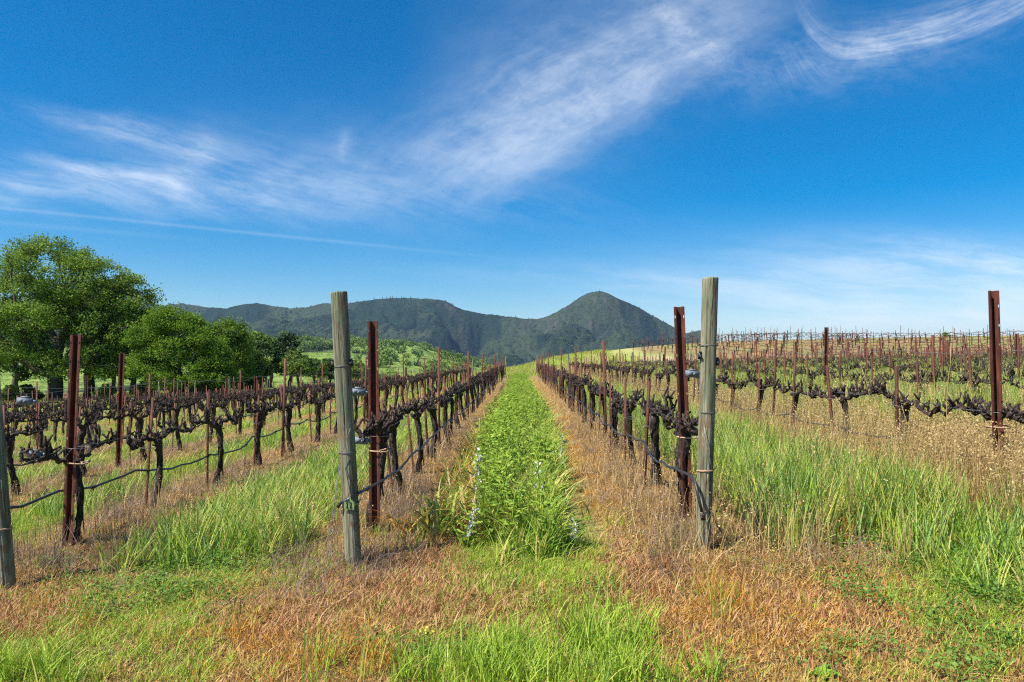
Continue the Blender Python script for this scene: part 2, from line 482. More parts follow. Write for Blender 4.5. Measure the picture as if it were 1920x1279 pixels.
def rowdist(X):
    dl = np.abs((X - ROW_L[0]) / 2.53 - np.round((X - ROW_L[0]) / 2.53)) * 2.53
    dr = np.abs((X - ROW_R[0]) / 2.58 - np.round((X - ROW_R[0]) / 2.58)) * 2.58
    dc = np.minimum(np.abs(X - ROW_L[0]), np.abs(X - ROW_R[0]))
    return np.where(X < ROW_L[0], dl, np.where(X > ROW_R[0], dr, dc))

def mixc(a, b, t): return a * (1 - t[..., None]) + np.asarray(b) * t[..., None]
def ground_colour(X, Y):
    soil = np.array([.155, .098, .058])
    col = np.zeros(X.shape + (3,)) + soil
    n = fbm(X * .9, Y * .9, 11, 4); n2 = fbm(X * .35, Y * .35, 23, 3)
    col = mixc(col, (.33, .215, .105), sm(.35, .7, n) * .8)
    pit_shade = np.exp(-((X + .80) / .30) ** 2 - ((Y - 5.30) / .16) ** 2)
    col = mixc(col, (.05, .032, .02), np.clip(pit_shade * 1.3, 0, 1))  # shade of the cut bank painted into the bare soil colour
    # alleys inside the block
    inb = sm(5.0, 6.5, Y)
    rd = rowdist(X)
    alley = sm(.45, .85, rd)
    gcol = np.zeros(X.shape + (3,)) + np.array([.15, .22, .040])
    gcol = mixc(gcol, (.30, .30, .085), sm(.4, .7, n2) * .7)
    right = sm(1.9, 5, X)
    col = mixc(col, gcol, alley * inb * .85)
    dry = np.zeros(X.shape + (3,)) + np.array([.30, .225, .115])
    col = np.where((inb * (1 - alley) * sm(8, 20, Y))[..., None] > .5, col * .4 + dry * .6, col)
    weedy = mixc(np.zeros(X.shape + (3,)) + np.array([.18, .18, .065]), (.30, .24, .12), sm(.35, .65, n2))
    col = mixc(col, weedy, right * inb * .75)
    # beyond the rows: meadow
    mead = mixc(np.zeros(X.shape + (3,)) + np.array([.24, .31, .060]), (.37, .36, .13), sm(.35, .7, fbm(X * .12, Y * .12, 31, 4)))
    col = mixc(col, mead, sm(57, 61, Y + (n - .5) * 3))
    lf = sm(27, 29, -X)
    mead2 = mixc(np.zeros(X.shape + (3,)) + np.array([.16, .26, .045]), (.25, .33, .07), sm(.35, .7, n2))
    col = mixc(col, mead2, lf)
    # dirt track and golden far block
    fd = front_dist(X, Y)
    track = np.exp(-((fd + 4.2 + (n - .5) * 1.5) / 2.0) ** 2) * sm(10, 14, X) * sm(58, 60, Y)
    col = mixc(col, (.52, .39, .24), track * .85)
    gold = mixc(np.zeros(X.shape + (3,)) + np.array([.25, .185, .09]), (.36, .20, .09), sm(.5, .75, n))
    gold = mixc(gold, (.23, .25, .075), sm(.5, .72, n2) * .8)
    col = mixc(col, gold, sm(-2.6, -1, fd) * sm(12, 14, X))
    return col

def axis(pieces):
    out = []
    for a, b, n in pieces: out.append(np.linspace(a, b, n, endpoint=False))
    return np.concatenate(out)
xs = axis([(-9000, -1500, 8), (-1500, -300, 10), (-300, -60, 20), (-60, -14, 46), (-14, -6, 50), (-6, 6, 150), (6, 14, 50), (14, 60, 60), (60, 200, 24), (200, 1500, 14), (1500, 9001, 9)])
ys = axis([(-400, -20, 8), (-20, 2.4, 18), (2.4, 9, 100), (9, 20, 70), (20, 56, 72), (56, 100, 110), (100, 300, 24), (300, 1500, 14), (1500, 9001, 10)])
XX, YY = np.meshgrid(xs, ys)
ZZ = gz(XX, YY)
ZZ = ZZ - sm(4000, 9000, np.hypot(XX, YY)) * 20
nx, ny = len(xs), len(ys)
ii = (np.arange(ny - 1)[:, None] * nx + np.arange(nx - 1)[None]).ravel()
QG = np.stack([ii, ii + 1, ii + nx + 1, ii + nx], -1)
m, nt, p, o = pbr('soil_and_litter', 0.95, 0.1); M['ground'] = m
v = geopos(nt)
n1 = nnoise(nt, v, 9, 6, .68); n2 = nnoise(nt, v, 55, 4, .65); n3 = nnoise(nt, v, 1.4, 4)
c = mixrgb(nt, n1.smooth(.35, .7) * .65, attr(nt, 'Col', True), (.11, .07, .042))
c = mixrgb(nt, n2.smooth(.5, .72) * .5, c, (.48, .32, .14))
c2 = mixrgb(nt, n1.smooth(.3, .75) * .28, attr(nt, 'Col', True), (.13, .13, .04))
sp = nt.nodes.new('ShaderNodeSeparateXYZ'); nt.links.new(v, sp.inputs[0])
fary = G(nt, sp.outputs[1]).smooth(14, 30)
nt.links.new(mixrgb(nt, fary, c, c2), p.inputs['Base Color'])
bump(nt, p, n1 * .5 + n2 * .5, 0.9, 0.04)
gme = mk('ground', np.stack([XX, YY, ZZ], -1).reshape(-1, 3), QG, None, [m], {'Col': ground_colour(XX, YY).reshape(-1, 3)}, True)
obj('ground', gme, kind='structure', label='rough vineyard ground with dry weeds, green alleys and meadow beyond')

# ------------------------------------------------------------------ mountains and foothills
def ev(pts, x):
    a = np.array(pts, float); return np.interp(x, a[:, 0], a[:, 1])
SKY = [(-500, 575), (-200, 565), (100, 560), (250, 562), (300, 568), (340, 565), (380, 572), (420, 574), (450, 568), (480, 565), (510, 570), (545, 575), (575, 572),
       (600, 566), (625, 564), (660, 566), (690, 561), (720, 558), (750, 557), (790, 559), (815, 559), (835, 562), (850, 570), (865, 577), (900, 582), (940, 589), (975, 593),
       (1005, 595), (1025, 590), (1045, 580), (1065, 568), (1085, 556), (1098, 549), (1110, 545), (1122, 544), (1136, 546), (1148, 552), (1160, 557), (1180, 566), (1200, 576),
       (1225, 589), (1250, 601), (1265, 610), (1280, 622), (1295, 620), (1312, 616), (1325, 622), (1345, 640), (1400, 662), (1500, 690), (1900, 700)]
BB = [(-500, 600), (300, 606), (430, 614), (560, 622), (700, 632), (800, 648), (880, 664), (940, 676), (990, 672), (1060, 650), (1150, 632), (1250, 645), (1330, 660), (1500, 690), (1900, 700)]
AA = [(-500, 630), (300, 628), (430, 624), (520, 629), (600, 634), (660, 630), (720, 637), (800, 650), (870, 666), (920, 681), (960, 692), (1050, 700), (1900, 705)]
us = np.linspace(-0.80, 0.45, 780)
rs_ = np.concatenate([np.geomspace(330, 1250, 110, endpoint=False), np.linspace(1250, 2600, 70, endpoint=False), np.linspace(2600, 4000, 120), np.linspace(4020, 4600, 8)])
pxs = 975 + 1400 * us
def layer(P, r): return EYE + (690 - ev(P, pxs)) / F * r
zA, zB, zC = layer(AA, 1150), layer(BB, 2500), layer(SKY, 4000)
dip = np.minimum(zA, zB) - 18
ctrl = [(330, np.full_like(us, -14.0)), (600, zA * .30 - 10), (1150, zA), (1600, dip), (2500, zB), (2950, zB + (zC - zB) * .22), (4000, zC), (4600, zC * .5)]
UU, RR = np.meshgrid(us, rs_)
HZ = np.zeros_like(UU)
for (ra, za), (rb, zb) in zip(ctrl[:-1], ctrl[1:]):
    k = (rs_ >= ra) & (rs_ <= rb)
    t = (rs_[k] - ra) / (rb - ra)
    if rb == 4000: t = t ** 0.9
    else: t = t * t * (3 - 2 * t)
    HZ[k] = za[None] * (1 - t[:, None]) + zb[None] * t[:, None]
MX, MY = UU * RR, RR
def ridged(x, y, seed, o=5):
    s, a, t = 0, 1, 0
    for i in range(o):
        s = s + a * np.abs(2 * vn(x * 2 ** i + (i * 3.3), y * 2 ** i, seed + i * 7) - 1); t += a; a *= .52
    return s / t
wx_ = MX + 260 * (fbm(MX / 700, MY / 700, 5, 3) - .5); wy_ = MY + 260 * (fbm(MX / 700, MY / 700, 9, 3) - .5)
carve = ridged(wx_ / 520, wy_ / 1150, 41)
win = sm(1700, 2700, RR) * (1 - sm(3750, 4000, RR) * .93)
HZ -= (1 - carve) ** 2 * 300 * win
HZ -= (ridged(wx_ / 200, wy_ / 330, 77, 4)) * 26 * sm(600, 1200, RR) * (1 - sm(3850, 4000, RR) * .8)
HZ += (fbm(MX / 20, MY / 32, 91, 3) - .5) * 17 * sm(1000, 2500, RR) * (1 - sm(3900, 4000, RR) * .6)
mead_mask = sm(.46, .53, fbm(MX / 170, MY / 330, 61, 3)) * (1 - sm(1500, 2100, RR)) + \
            sm(.64, .69, fbm(MX / 230, MY / 420, 67, 3)) * sm(1800, 2100, RR) * (1 - sm(2500, 3000, RR))
mead_mask = np.clip(mead_mask, 0, 1)
rockm = sm(.58, .72, fbm(MX / 70, MY / 70, 71, 4)) * np.clip(np.exp(-((MX / RR * F + 975 - 1095) / 75) ** 2) * sm(3300, 3750, RR) * 1.1
        + np.exp(-((MX / RR * F + 975 - 838) / 24) ** 2) * sm(3850, 3960, RR) * 1.2 + .10 * sm(3000, 3600, RR), 0, 1)
chap = fbm(MX / 160, MY / 260, 83, 5)
mc = np.zeros(MX.shape + (3,)) + np.array([.019, .036, .021])
mc = mixc(mc, (.052, .072, .036), sm(.40, .62, chap))
mc = mixc(mc, (.044, .050, .036), sm(.60, .75, fbm(MX / 90, MY / 200, 87, 4)) * .5)
mc = mixc(mc, (.24, .34, .07), mead_mask)
mc = mixc(mc, (.13, .11, .09), rockm * .5)
n0, n1_ = len(rs_), len(us)
ii = (np.arange(n0 - 1)[:, None] * n1_ + np.arange(n1_ - 1)[None]).ravel()
QM = np.stack([ii, ii + 1, ii + n1_ + 1, ii + n1_], -1)
m, nt, p, o = pbr('chaparral_slope', 0.95, 0.05); M['slope'] = m
v = geopos(nt)
n1 = nnoise(nt, v, .06, 5, .7); n2 = nnoise(nt, v, .02, 5, .6)
c = mixrgb(nt, n1.smooth(.42, .66) * .6, attr(nt, 'Col', True), (.014, .024, .011))
nt.links.new(c, p.inputs['Base Color'])
bump(nt, p, n1, 1.0, 14.0)
mme = mk('mountains', np.stack([MX, MY, HZ], -1).reshape(-1, 3), QM, None, [m], {'Col': mc.reshape(-1, 3)}, True)
obj('mountains', mme, kind='structure', label='hazy chaparral mountains with a rounded rocky peak and green foothills')

# ------------------------------------------------------------------ scatter: instances on points for uncountable growth
def scatter(name, P, rotz, scale, idx, sources, tilt=None, **props):
    P = np.asarray(P, np.float32); n = len(P)
    me = bpy.data.meshes.new(name); me.vertices.add(n); me.vertices.foreach_set('co', P.ravel())
    rot = np.zeros((n, 3), np.float32); rot[:, 2] = rotz
    if tilt is not None: rot[:, :2] = tilt
    scale = np.asarray(scale, np.float32)
    if scale.ndim == 1: scale = np.repeat(scale[:, None], 3, 1)
    for k, a in (('rot', rot), ('scl', scale)):
        at_ = me.attributes.new(k, 'FLOAT_VECTOR', 'POINT'); at_.data.foreach_set('vector', np.ascontiguousarray(a, np.float32).ravel())
    at_ = me.attributes.new('idx', 'INT', 'POINT'); at_.data.foreach_set('value', np.asarray(idx, np.int32))
    o = obj(name, me, **props)
    col = bpy.data.collections.new(name + '_kit')
    for i, s in enumerate(sources):
        so_ = bpy.data.objects.new('%s_kit_%02d' % (name, i), s); col.objects.link(so_)
    ng = bpy.data.node_groups.new(name + '_nodes', 'GeometryNodeTree')
    ng.interface.new_socket('Geometry', in_out='INPUT', socket_type='NodeSocketGeometry')
    ng.interface.new_socket('Geometry', in_out='OUTPUT', socket_type='NodeSocketGeometry')
    a = ng.nodes.new('NodeGroupInput'); b = ng.nodes.new('NodeGroupOutput')
    ip = ng.nodes.new('GeometryNodeInstanceOnPoints'); ci = ng.nodes.new('GeometryNodeCollectionInfo')
    ci.inputs['Collection'].default_value = col
    ci.inputs['Separate Children'].default_value = True; ci.inputs['Reset Children'].default_value = True
    def na(nm, ty):
        q_ = ng.nodes.new('GeometryNodeInputNamedAttribute'); q_.data_type = ty; q_.inputs['Name'].default_value = nm
        return q_.outputs['Attribute']
    er = ng.nodes.new('FunctionNodeEulerToRotation')
    L = ng.links.new
    L(a.outputs[0], ip.inputs['Points']); L(ci.outputs[0], ip.inputs['Instance'])
    ip.inputs['Pick Instance'].default_value = True
    L(na('idx', 'INT'), ip.inputs['Instance Index'])
    L(na('rot', 'FLOAT_VECTOR'), er.inputs[0]); L(er.outputs[0], ip.inputs['Rotation'])
    L(na('scl', 'FLOAT_VECTOR'), ip.inputs['Scale'])
    L(ip.outputs[0], b.inputs[0])
    md = o.modifiers.new('scatter', 'NODES'); md.node_group = ng
    return o

# ------------------------------------------------------------------ trees
def leaf_cards(rs, P, size, seg=1, droop=0.2):
    """one bent kite-shaped leaf (two triangles each side of a fold) at each point"""
    n = len(P)
    a = rs.normal(size=(n, 3)); a[:, 2] -= droop; a /= np.linalg.norm(a, axis=1)[:, None]
    nrm = rs.normal(size=(n, 3)) * .8; nrm[:, 2] += 1.0
    b = np.cross(a, nrm); b /= np.linalg.norm(b, axis=1)[:, None] + 1e-9
    c = np.cross(b, a)
    L = size * rs.uniform(.6, 1.35, n)[:, None]; Wd = L * rs.uniform(.5, .8, n)[:, None]
    V = np.stack([P, P + a * L * .45 + b * Wd * .5 + c * L * .10, P + a * L, P + a * L * .5 - b * Wd * .5 + c * L * .08], 1)
    i = np.arange(n)[:, None] * 4
    T = np.concatenate([i + np.array([[0, 1, 2]]), i + np.array([[0, 2, 3]])], 0)
    r = np.repeat(rs.uniform(0, 1, n), 4)
    return V.reshape(-1, 3), T, r

def grow_tree(seed, lobes, trunk_top, trunk_r, n_att=900, n_leaf=30000, leaf=.2, mat='oak', stems=((0, 0),), step=.45, clump=.44, lean=None):
    """space colonisation: limbs reach for points inside crown lobes; leaves in clumps at the ends.  returns trunk mesh, crown mesh"""
    rs = np.random.default_rng(seed)
    lobes = np.array(lobes, float)                       # x y z rx ry rz weight
    w = lobes[:, 6] / lobes[:, 6].sum()
    k = rs.choice(len(lobes), n_att, p=w)
    d_ = rs.normal(size=(n_att, 3)); d_ /= np.linalg.norm(d_, axis=1)[:, None]
    rad = rs.uniform(.25, 1, n_att) ** .45
    A = lobes[k, :3] + d_ * rad[:, None] * lobes[k, 3:6]
    A = A[A[:, 2] > trunk_top * .75]
    nodes, par = [], []
    for (sx, sy) in stems:
        n_s = 7
        prev = -1
        lx, ly = (0, 0) if lean is None else lean
        for i in range(n_s):
            t = i / (n_s - 1)
            nodes.append(np.array([sx * (1 + .6 * t) + lx * t * t + .12 * math.sin(t * 5 + sx * 3), sy * (1 + .6 * t) + ly * t * t + .1 * math.cos(t * 4 + seed), trunk_top * t - .15]))
            par.append(prev); prev = len(nodes) - 1
    N = np.array(nodes); par = list(par)
    alive = np.ones(len(A), bool)
    d2 = ((A[:, None] - N[None]) ** 2).sum(-1)
    near, nd = d2.argmin(1), d2.min(1)
    for it in range(90):
        if not alive.any(): break
        sel = np.where(alive)[0]
        g = near[sel]
        dv = A[sel] - N[g]; dv /= np.linalg.norm(dv, axis=1)[:, None] + 1e-9
        acc = np.zeros((len(N), 3)); np.add.at(acc, g, dv)
        src = np.unique(g)
        v_ = acc[src] + rs.normal(size=(len(src), 3)) * .35
        v_ /= np.linalg.norm(v_, axis=1)[:, None] + 1e-9
        new = N[src] + v_ * step
        i0 = len(N)
        N = np.concatenate([N, new]); par += list(src)
        dn = ((A[:, None] - new[None]) ** 2).sum(-1)
        j, m_ = dn.argmin(1), dn.min(1)
        up = m_ < nd
        near = np.where(up, i0 + j, near); nd = np.where(up, m_, nd)
        alive &= nd > (step * 1.1) ** 2
        if len(N) > 6000: break
    par = np.array(par); n = len(N)
    rad2 = np.zeros(n); kids = [[] for _ in range(n)]
    for i in range(n):
        if par[i] >= 0: kids[par[i]].append(i)
    for i in range(n - 1, -1, -1):
        s_ = sum(rad2[c] ** 2.2 for c in kids[i]) if kids[i] else 0
        rad2[i] = max(s_, .012 ** 2.2) ** (1 / 2.2)
    sc_ = trunk_r / rad2[0]
    rad2 = rad2 * np.where(rad2 > .03, sc_, np.sqrt(sc_))
    rad2 = np.minimum(rad2, trunk_r * 1.02)
    mb = MB()
    # branches as chains
    seen = np.zeros(n, bool)
    order = [i for i in range(n) if par[i] < 0]
    stack = [(i, -1) for i in order]
    while stack:
        i, p_ = stack.pop()
        ch = [] if p_ < 0 else [p_]
        cur = i
        while True:
            ch.append(cur)
            if not kids[cur]: break
            ks = sorted(kids[cur], key=lambda q_: -rad2[q_])
            for o_ in ks[1:]: stack.append((o_, cur))
            cur = ks[0]
        if len(ch) > 1:
            pts = N[ch]; rr = rad2[ch].copy()
            if p_ >= 0: rr[0] = rr[1]
            else: rr[0] *= 1.45; rr[1] *= 1.1
            if rr.max() > .008:
                mb.add(*tube(pts, rr, 9 if rr.max() > .12 else 5, rs, .12, .12, cap=False))
    tm = mb.mesh('trunk', [M['obark']], True)
    thin = np.where(rad2 < np.quantile(rad2, .72))[0]
    # leaves gather in flat clumps round some twig ends, with gaps between the clumps
    ncl = max(40, int(n_leaf / 120))
    cen = N[rs.choice(thin, ncl)] + rs.normal(size=(ncl, 3)) * .12
    size_c = rs.uniform(.55, 1.45, ncl) * clump
    src = rs.choice(ncl, n_leaf, p=size_c ** 2 / (size_c ** 2).sum())
    dv = rs.normal(size=(n_leaf, 3)); dv /= np.linalg.norm(dv, axis=1)[:, None]
    P = cen[src] + dv * (rs.uniform(0, 1, n_leaf) ** .55 * 1.75 * size_c[src])[:, None] * np.array([1, 1, .58])
    stray = rs.uniform(size=n_leaf) < .12
    P[stray] = N[rs.choice(thin, int(stray.sum()))] + rs.normal(size=(int(stray.sum()), 3)) * clump * .6
    V, T, r = leaf_cards(rs, P, leaf)
    rn = rs.uniform(0, 1, ncl)[src]
    cm = mk('crown', V, None, T, [M[mat]], {'r': r * .45 + np.repeat(rn, 4) * .55})
    return tm, cm

def place_tree(name, tm, cm, loc, rz, sc, label, group=None, cat='tree'):
    e = obj(name, None, loc=loc, rot=(0, 0, rz), label=label, category=cat, group=group)
    e.scale = (sc, sc, sc)
    obj('trunk', tm, e); obj('crown', cm, e)
    return e

YO = 68.0
def ground_at(pxx, Y):
    x = ray(pxx, 690).x * Y
    return Vector((x, Y, g1(x, Y)))
# the big spreading oak
k = F / YO                                # photo pixels per metre at the oaks
tm, cm = grow_tree(11, [(-.6, 0, 10.2, 3.2, 4.2, 3.0, 3), (3.0, 0, 9.3, 2.8, 3.6, 2.4, 2.2), (-3.8, 0, 8.4, 2.6, 3.6, 2.6, 2), (5.2, .5, 8.0, 2.3, 3.2, 2.2, 1.7), (-6.0, 0, 6.6, 2.2, 3.2, 2.6, 1.3),
                        (0.5, -1, 6.5, 4.6, 3.6, 2.0, 2.2), (6.5, 0, 5.2, 2.0, 2.8, 1.9, 1.1), (-5.0, -1, 3.0, 1.9, 2.0, 1.5, .8), (3.8, -1.5, 3.5, 2.0, 2.0, 1.4, .8), (-2.0, -2.5, 4.2, 1.8, 1.6, 1.4, .7), (6.0, -1, 2.6, 1.7, 1.8, 1.4, .8), (-6.5, -1, 2.0, 1.5, 1.8, 1.2, .6), (1.6, -2.5, 3.0, 1.8, 1.6, 1.3, .7)],
                   2.7, .50, 1900, 78000, .165, 'oak', stems=((0, 0),), lean=(.2, 0))
place_tree('oak_tree', tm, cm, ground_at(102, YO), 0.0, 1.17, 'tall spreading oak with the highest crown, at the edge of the vineyard', 'oaks beside the vineyard')
tm, cm = grow_tree(23, [(1.5, 0, 8.2, 2.8, 3.2, 2.2, 2), (-1.6, 0, 7.6, 2.4, 3, 2, 1.5), (3.6, 0, 6.0, 2.6, 3.0, 1.9, 1.6), (1.5, -1, 4.6, 3.2, 3, 1.6, 1.2), (4.6, 0, 3.4, 2, 2.4, 1.5, .8)],
                   2.8, .40, 1000, 48000, .165, 'oak', lean=(.3, 0))
place_tree('oak_tree', tm, cm, ground_at(165, YO + 2.5), 0.3, 1.1, 'dark trunked oak merging into the tallest crown, just beside it', 'oaks beside the vineyard')
tm, cm = grow_tree(37, [(-.6, 0, 7.1, 1.7, 2.4, 1.4, 1.5), (1.2, 0, 6.6, 1.6, 2.4, 1.2, 1.2), (2.6, 0, 5.2, 1.6, 2.4, 1.3, 1.3), (-2.4, 0, 5.6, 1.7, 2.4, 1.4, 1.1), (3.9, 0, 3.7, 1.2, 2.0, 1.3, .9), (.4, -1.2, 4.4, 2.0, 1.6, 1.3, 1.1), (-2.2, -1, 3.2, 1.5, 1.8, 1.3, .7), (2.2, -1, 2.4, 1.9, 1.8, 1.3, 1.0), (4.4, 0, 1.8, 1.3, 1.6, 1.1, .7), (-.4, -1, 2.0, 1.6, 1.6, 1.0, .6)],
                   1.4, .34, 1100, 56000, .16, 'oak2', stems=((0, 0), (.5, .2)))
place_tree('broadleaf_tree', tm, cm, ground_at(326, YO - 2), 0, .98, 'bright green rounded tree between the tall oak and the small grey green one', 'oaks beside the vineyard')
tm, cm = grow_tree(41, [(0, 0, 4.9, 1.7, 2.2, 1.5, 1.6), (.8, 0, 3.4, 1.5, 2, 1.4, 1.2), (-.9, 0, 3.2, 1.6, 2, 1.3, 1.2), (.4, 0, 1.9, 1.5, 2, 1.2, .9)], 1.7, .22, 600, 32000, .16, 'oak', lean=(.1, 0))
place_tree('oak_tree', tm, cm, ground_at(424, YO + 6), .4, 1.2, 'small grey green oak beyond the bright rounded tree', 'oaks beside the vineyard')

# broadleaf kit for the trees beyond, a few hundred metres off
kit = []
for s_, mt in ((51, 'pale_leaf'), (52, 'far_leaf'), (53, 'pale_leaf')):
    rs = np.random.default_rng(s_)
    lob = [(rs.uniform(-2, 2), rs.uniform(-2, 2), rs.uniform(3.6, 7.4), rs.uniform(1.4, 2.4), rs.uniform(1.4, 2.4), rs.uniform(1.2, 1.9), 1) for _ in range(7)]
    kit.append(grow_tree(s_, lob, 2.0, .3, 420, 9000, .42, mt, clump=.5, step=.6))
far = [(462, 90, 1, .55, 'dark leafy tree filling the gap beyond the small grey green oak'), (250, 80, 1, .95, 'dark tree behind the gap between tall oak and bright tree'), (380, 84, 1, .6, 'dark tree behind the bright green rounded tree'),
       (478, 118, 1, .85, 'dark leafy tree beyond the small grey green oak'), (508, 128, 0, 1.20, 'pale domed tree with a tall crown beyond the vine rows'),
       (545, 122, 1, 1.00, 'dark round tree beside the pale domed tree'), (588, 150, 0, .84, 'pale green bushy tree behind the leaning wooden post'),
       (620, 158, 1, .72, 'dark low tree half hidden by the leaning wooden post'), (670, 165, 2, .72, 'pale tree seen between wooden post and rusty post'),
       (455, 92, 2, .70, 'low pale tree under the small grey green oak'), (560, 98, 2, .58, 'small yellow green shrub tree at the far vine rows'), (735, 190, 2, .55, 'small pale tree past the rusty post'),
       (500, 100, 1, .60, 'dark low tree in front of the pale domed tree'), (30, 84, 1, 1.0, 'shaded tree behind the tall oak at the picture edge'), (215, 92, 0, .8, 'pale tree glimpsed between the oak trunks')]
for fx, fy, ki, s_, lab in far:
    p0 = ground_at(fx, fy); tm, cm = kit[ki]
    place_tree('broadleaf_tree', tm, cm, p0, fx * .7, s_, lab, 'trees beyond the vineyard')
p0 = Vector((975 * 0 + ray(1781, 690).x * 128, 128, 0)); p0.z = EYE + ray(1781, 627).z * 128 - 8.2 * .62
place_tree('broadleaf_tree', kit[2][0], kit[2][1], p0, 1.0, .62, 'round green treetop just showing over the hill crest', 'trees beyond the vineyard')

for i, (fx, fy, ki, s2, lab) in enumerate([(62, 66, 1, .26, 'dark shrub at the foot of the tall oak'), (200, 66, 2, .24, 'pale shrub between the oak trunks and the bright tree'), (268, 65, 1, .30, 'dark shrub under the oak side of the bright tree'),
        (378, 65, 1, .34, 'dark shrub at the hill side foot of the bright tree'), (405, 70, 2, .30, 'pale shrub between bright tree and small oak'), (470, 76, 2, .34, 'pale shrub beside the small grey green oak'), (20, 66, 2, .26, 'pale shrub near the picture edge under the oak')]):
    place_tree('shrub', kit[ki][0], kit[ki][1], ground_at(fx, fy) - Vector((0, 0, .6)), i * 1.3, s2, lab, 'shrubs under the oaks', 'shrub')
# woodland on the foothills and mountain slopes: one mass
def blob(seed, n, mat, conifer=False, size=.5):
    rs = np.random.default_rng(seed)
    if conifer:
        mb = MB(); nn = 9
        for t in range(5):
            z0, z1 = .06 + t * .17, .40 + t * .16
            r0 = .21 * (1 - t * .17); th = np.arange(nn) / nn * 6.283 + t
            rim = np.stack([np.cos(th) * r0 * rs.uniform(.7, 1.15, nn), np.sin(th) * r0 * rs.uniform(.7, 1.15, nn), z0 + rs.uniform(-.03, .03, nn)], -1)
            V = np.concatenate([rim, [[0, 0, z1]]]); k_ = np.arange(nn)
            mb.add(V, None, np.stack([k_, (k_ + 1) % nn, np.full(nn, nn)], -1), rs.uniform(0, .5))
        return mb.mesh('far_crown', [M[mat]], False, 'r')
    else:
        d_ = rs.normal(size=(n, 3)); d_ /= np.linalg.norm(d_, axis=1)[:, None]
        c = rs.normal(size=(5, 3)) * .22
        P = c[rs.integers(0, 5, n)] + d_ * rs.uniform(.24, .40, n)[:, None]
        P[:, 2] = P[:, 2] * .8 + .42
    V, T, r = leaf_cards(rs, P, size)
    return mk('far_crown', V, None, T, [M[mat]], {'r': r})
srcs = [blob(1, 90, 'far_leaf', size=.26), blob(2, 90, 'pale_leaf', size=.26), blob(3, 90, 'pale_leaf', size=.26), blob(4, 60, 'far_leaf', True, .16)]
rs = np.random.default_rng(99)
nW = 60000
kk = rs.integers(0, len(us) - 2, nW); rr_ = np.where(rs.uniform(size=nW) < .42, rs.uniform(420, 1700, nW), rs.uniform(1700, 4010, nW))
jj = np.clip(np.searchsorted(rs_, rr_), 1, len(rs_) - 1)
uu_ = us[kk] + rs.uniform(0, us[1] - us[0], nW)
fr = (rr_ - rs_[jj - 1]) / (rs_[jj] - rs_[jj - 1])
zz_ = HZ[jj - 1, kk] * (1 - fr) + HZ[jj, kk] * fr
mm_ = mead_mask[jj, kk]; rk_ = rockm[jj, kk]
dens = np.where(rr_ < 1700, sm(.40, .55, fbm(uu_ * rr_ / 70, rr_ / 120, 201, 3)) * .8 + .12, .10 + .55 * sm(.42, .6, fbm(uu_ * rr_ / 200, rr_ / 300, 203, 3)))
keep = rs.uniform(size=nW) < dens * (1 - mm_ * .93) * (1 - rk_ * .8)
keep &= (uu_ * F + 975 > 150) & (uu_ * F + 975 < 1420)
P = np.stack([uu_ * rr_, rr_, zz_ - .6], -1)[keep]
con = (rs.uniform(size=nW) < .05) | ((np.abs(uu_ * F + 975 - 735) < 34) & (rr_ > 3880))
idx = np.where(con, 3, rs.integers(0, 3, nW) * (rr_ < 1700) + (rs.uniform(size=nW) < .25) * (rr_ >= 1700))[keep]
s_ = np.where(con, rs.uniform(11, 20, nW), rs.uniform(6.5, 12, nW) * np.where(rr_ < 1700, 1.0, .8))[keep]
# dark firs that break the ridge line
fxs = np.array([716, 724, 731, 738, 743, 752, 758, 769, 700, 783, 876, 945, 668, 655]); fu = (fxs - 975) / F
fz = np.interp(fu, us, HZ[np.searchsorted(rs_, 3990)]) - 2
P = np.concatenate([P, np.stack([fu * 3990, np.full(len(fu), 3990.0), fz], -1)])
idx = np.concatenate([idx, np.full(len(fu), 3)]); s_ = np.concatenate([s_, np.where(fxs < 800, rs.uniform(7, 17, len(fu)), 8)])
scatter('woodland', P, rs.uniform(0, 6.28, len(P)), s_, idx, srcs, kind='stuff', label='oak woodland and scrub covering the foothills and mountain slopes', category='woodland')

# ------------------------------------------------------------------ grapevines
VS = 1.5                                   # vine spacing along the row
ORD = 'first second third fourth fifth sixth seventh eighth ninth tenth eleventh twelfth thirteenth fourteenth fifteenth sixteenth seventeenth eighteenth nineteenth twentieth'.split()
def ordw(i):
    if i < 20: return ORD[i]
    n = i + 1
    t = {2: 'twenty', 3: 'thirty', 4: 'forty', 5: 'fifty'}[n // 10]
    return (t[:-1] + 'ieth') if n % 10 == 0 else t + '-' + ORD[n % 10 - 1]

def spur_mesh(seed, big=False):
    """a knuckle with one or two pruned cane stubs, growing up from the cordon"""
    rs = np.random.default_rng(seed); mb = MB()
    h = rs.uniform(.035, .075) * (1.9 if big else 1)
    lx, ly = rs.uniform(-.5, .5), rs.uniform(-.8, .8)
    s = np.linspace(0, 1, 6)
    P = np.stack([lx * h * s ** 1.3, ly * h * s ** 1.3, h * s - .012], -1) + rs.normal(size=(6, 3)) * .004
    rr = np.interp(s, [0, .35, .75, 1], [.016, .011, .014, .007]) * (1.2 if big else 1)
    mb.add(*tube(P, rr, 7, rs, .5, .3))
    for _ in range(int(rs.integers(2, 5))):
        e = P[int(rs.integers(3, 6))]
        dv = rs.normal(size=3) * .6; dv[2] = abs(dv[2]) * .6 + .7; dv /= np.linalg.norm(dv)
        L = rs.uniform(.03, .085)
        mb.add(*tube(e + np.linspace(0, 1, 4)[:, None] * dv * L + rs.normal(size=(4, 3)) * .002, np.array([.010, .0085, .008, .0065]), 6, rs, .2, 0))
    return mb

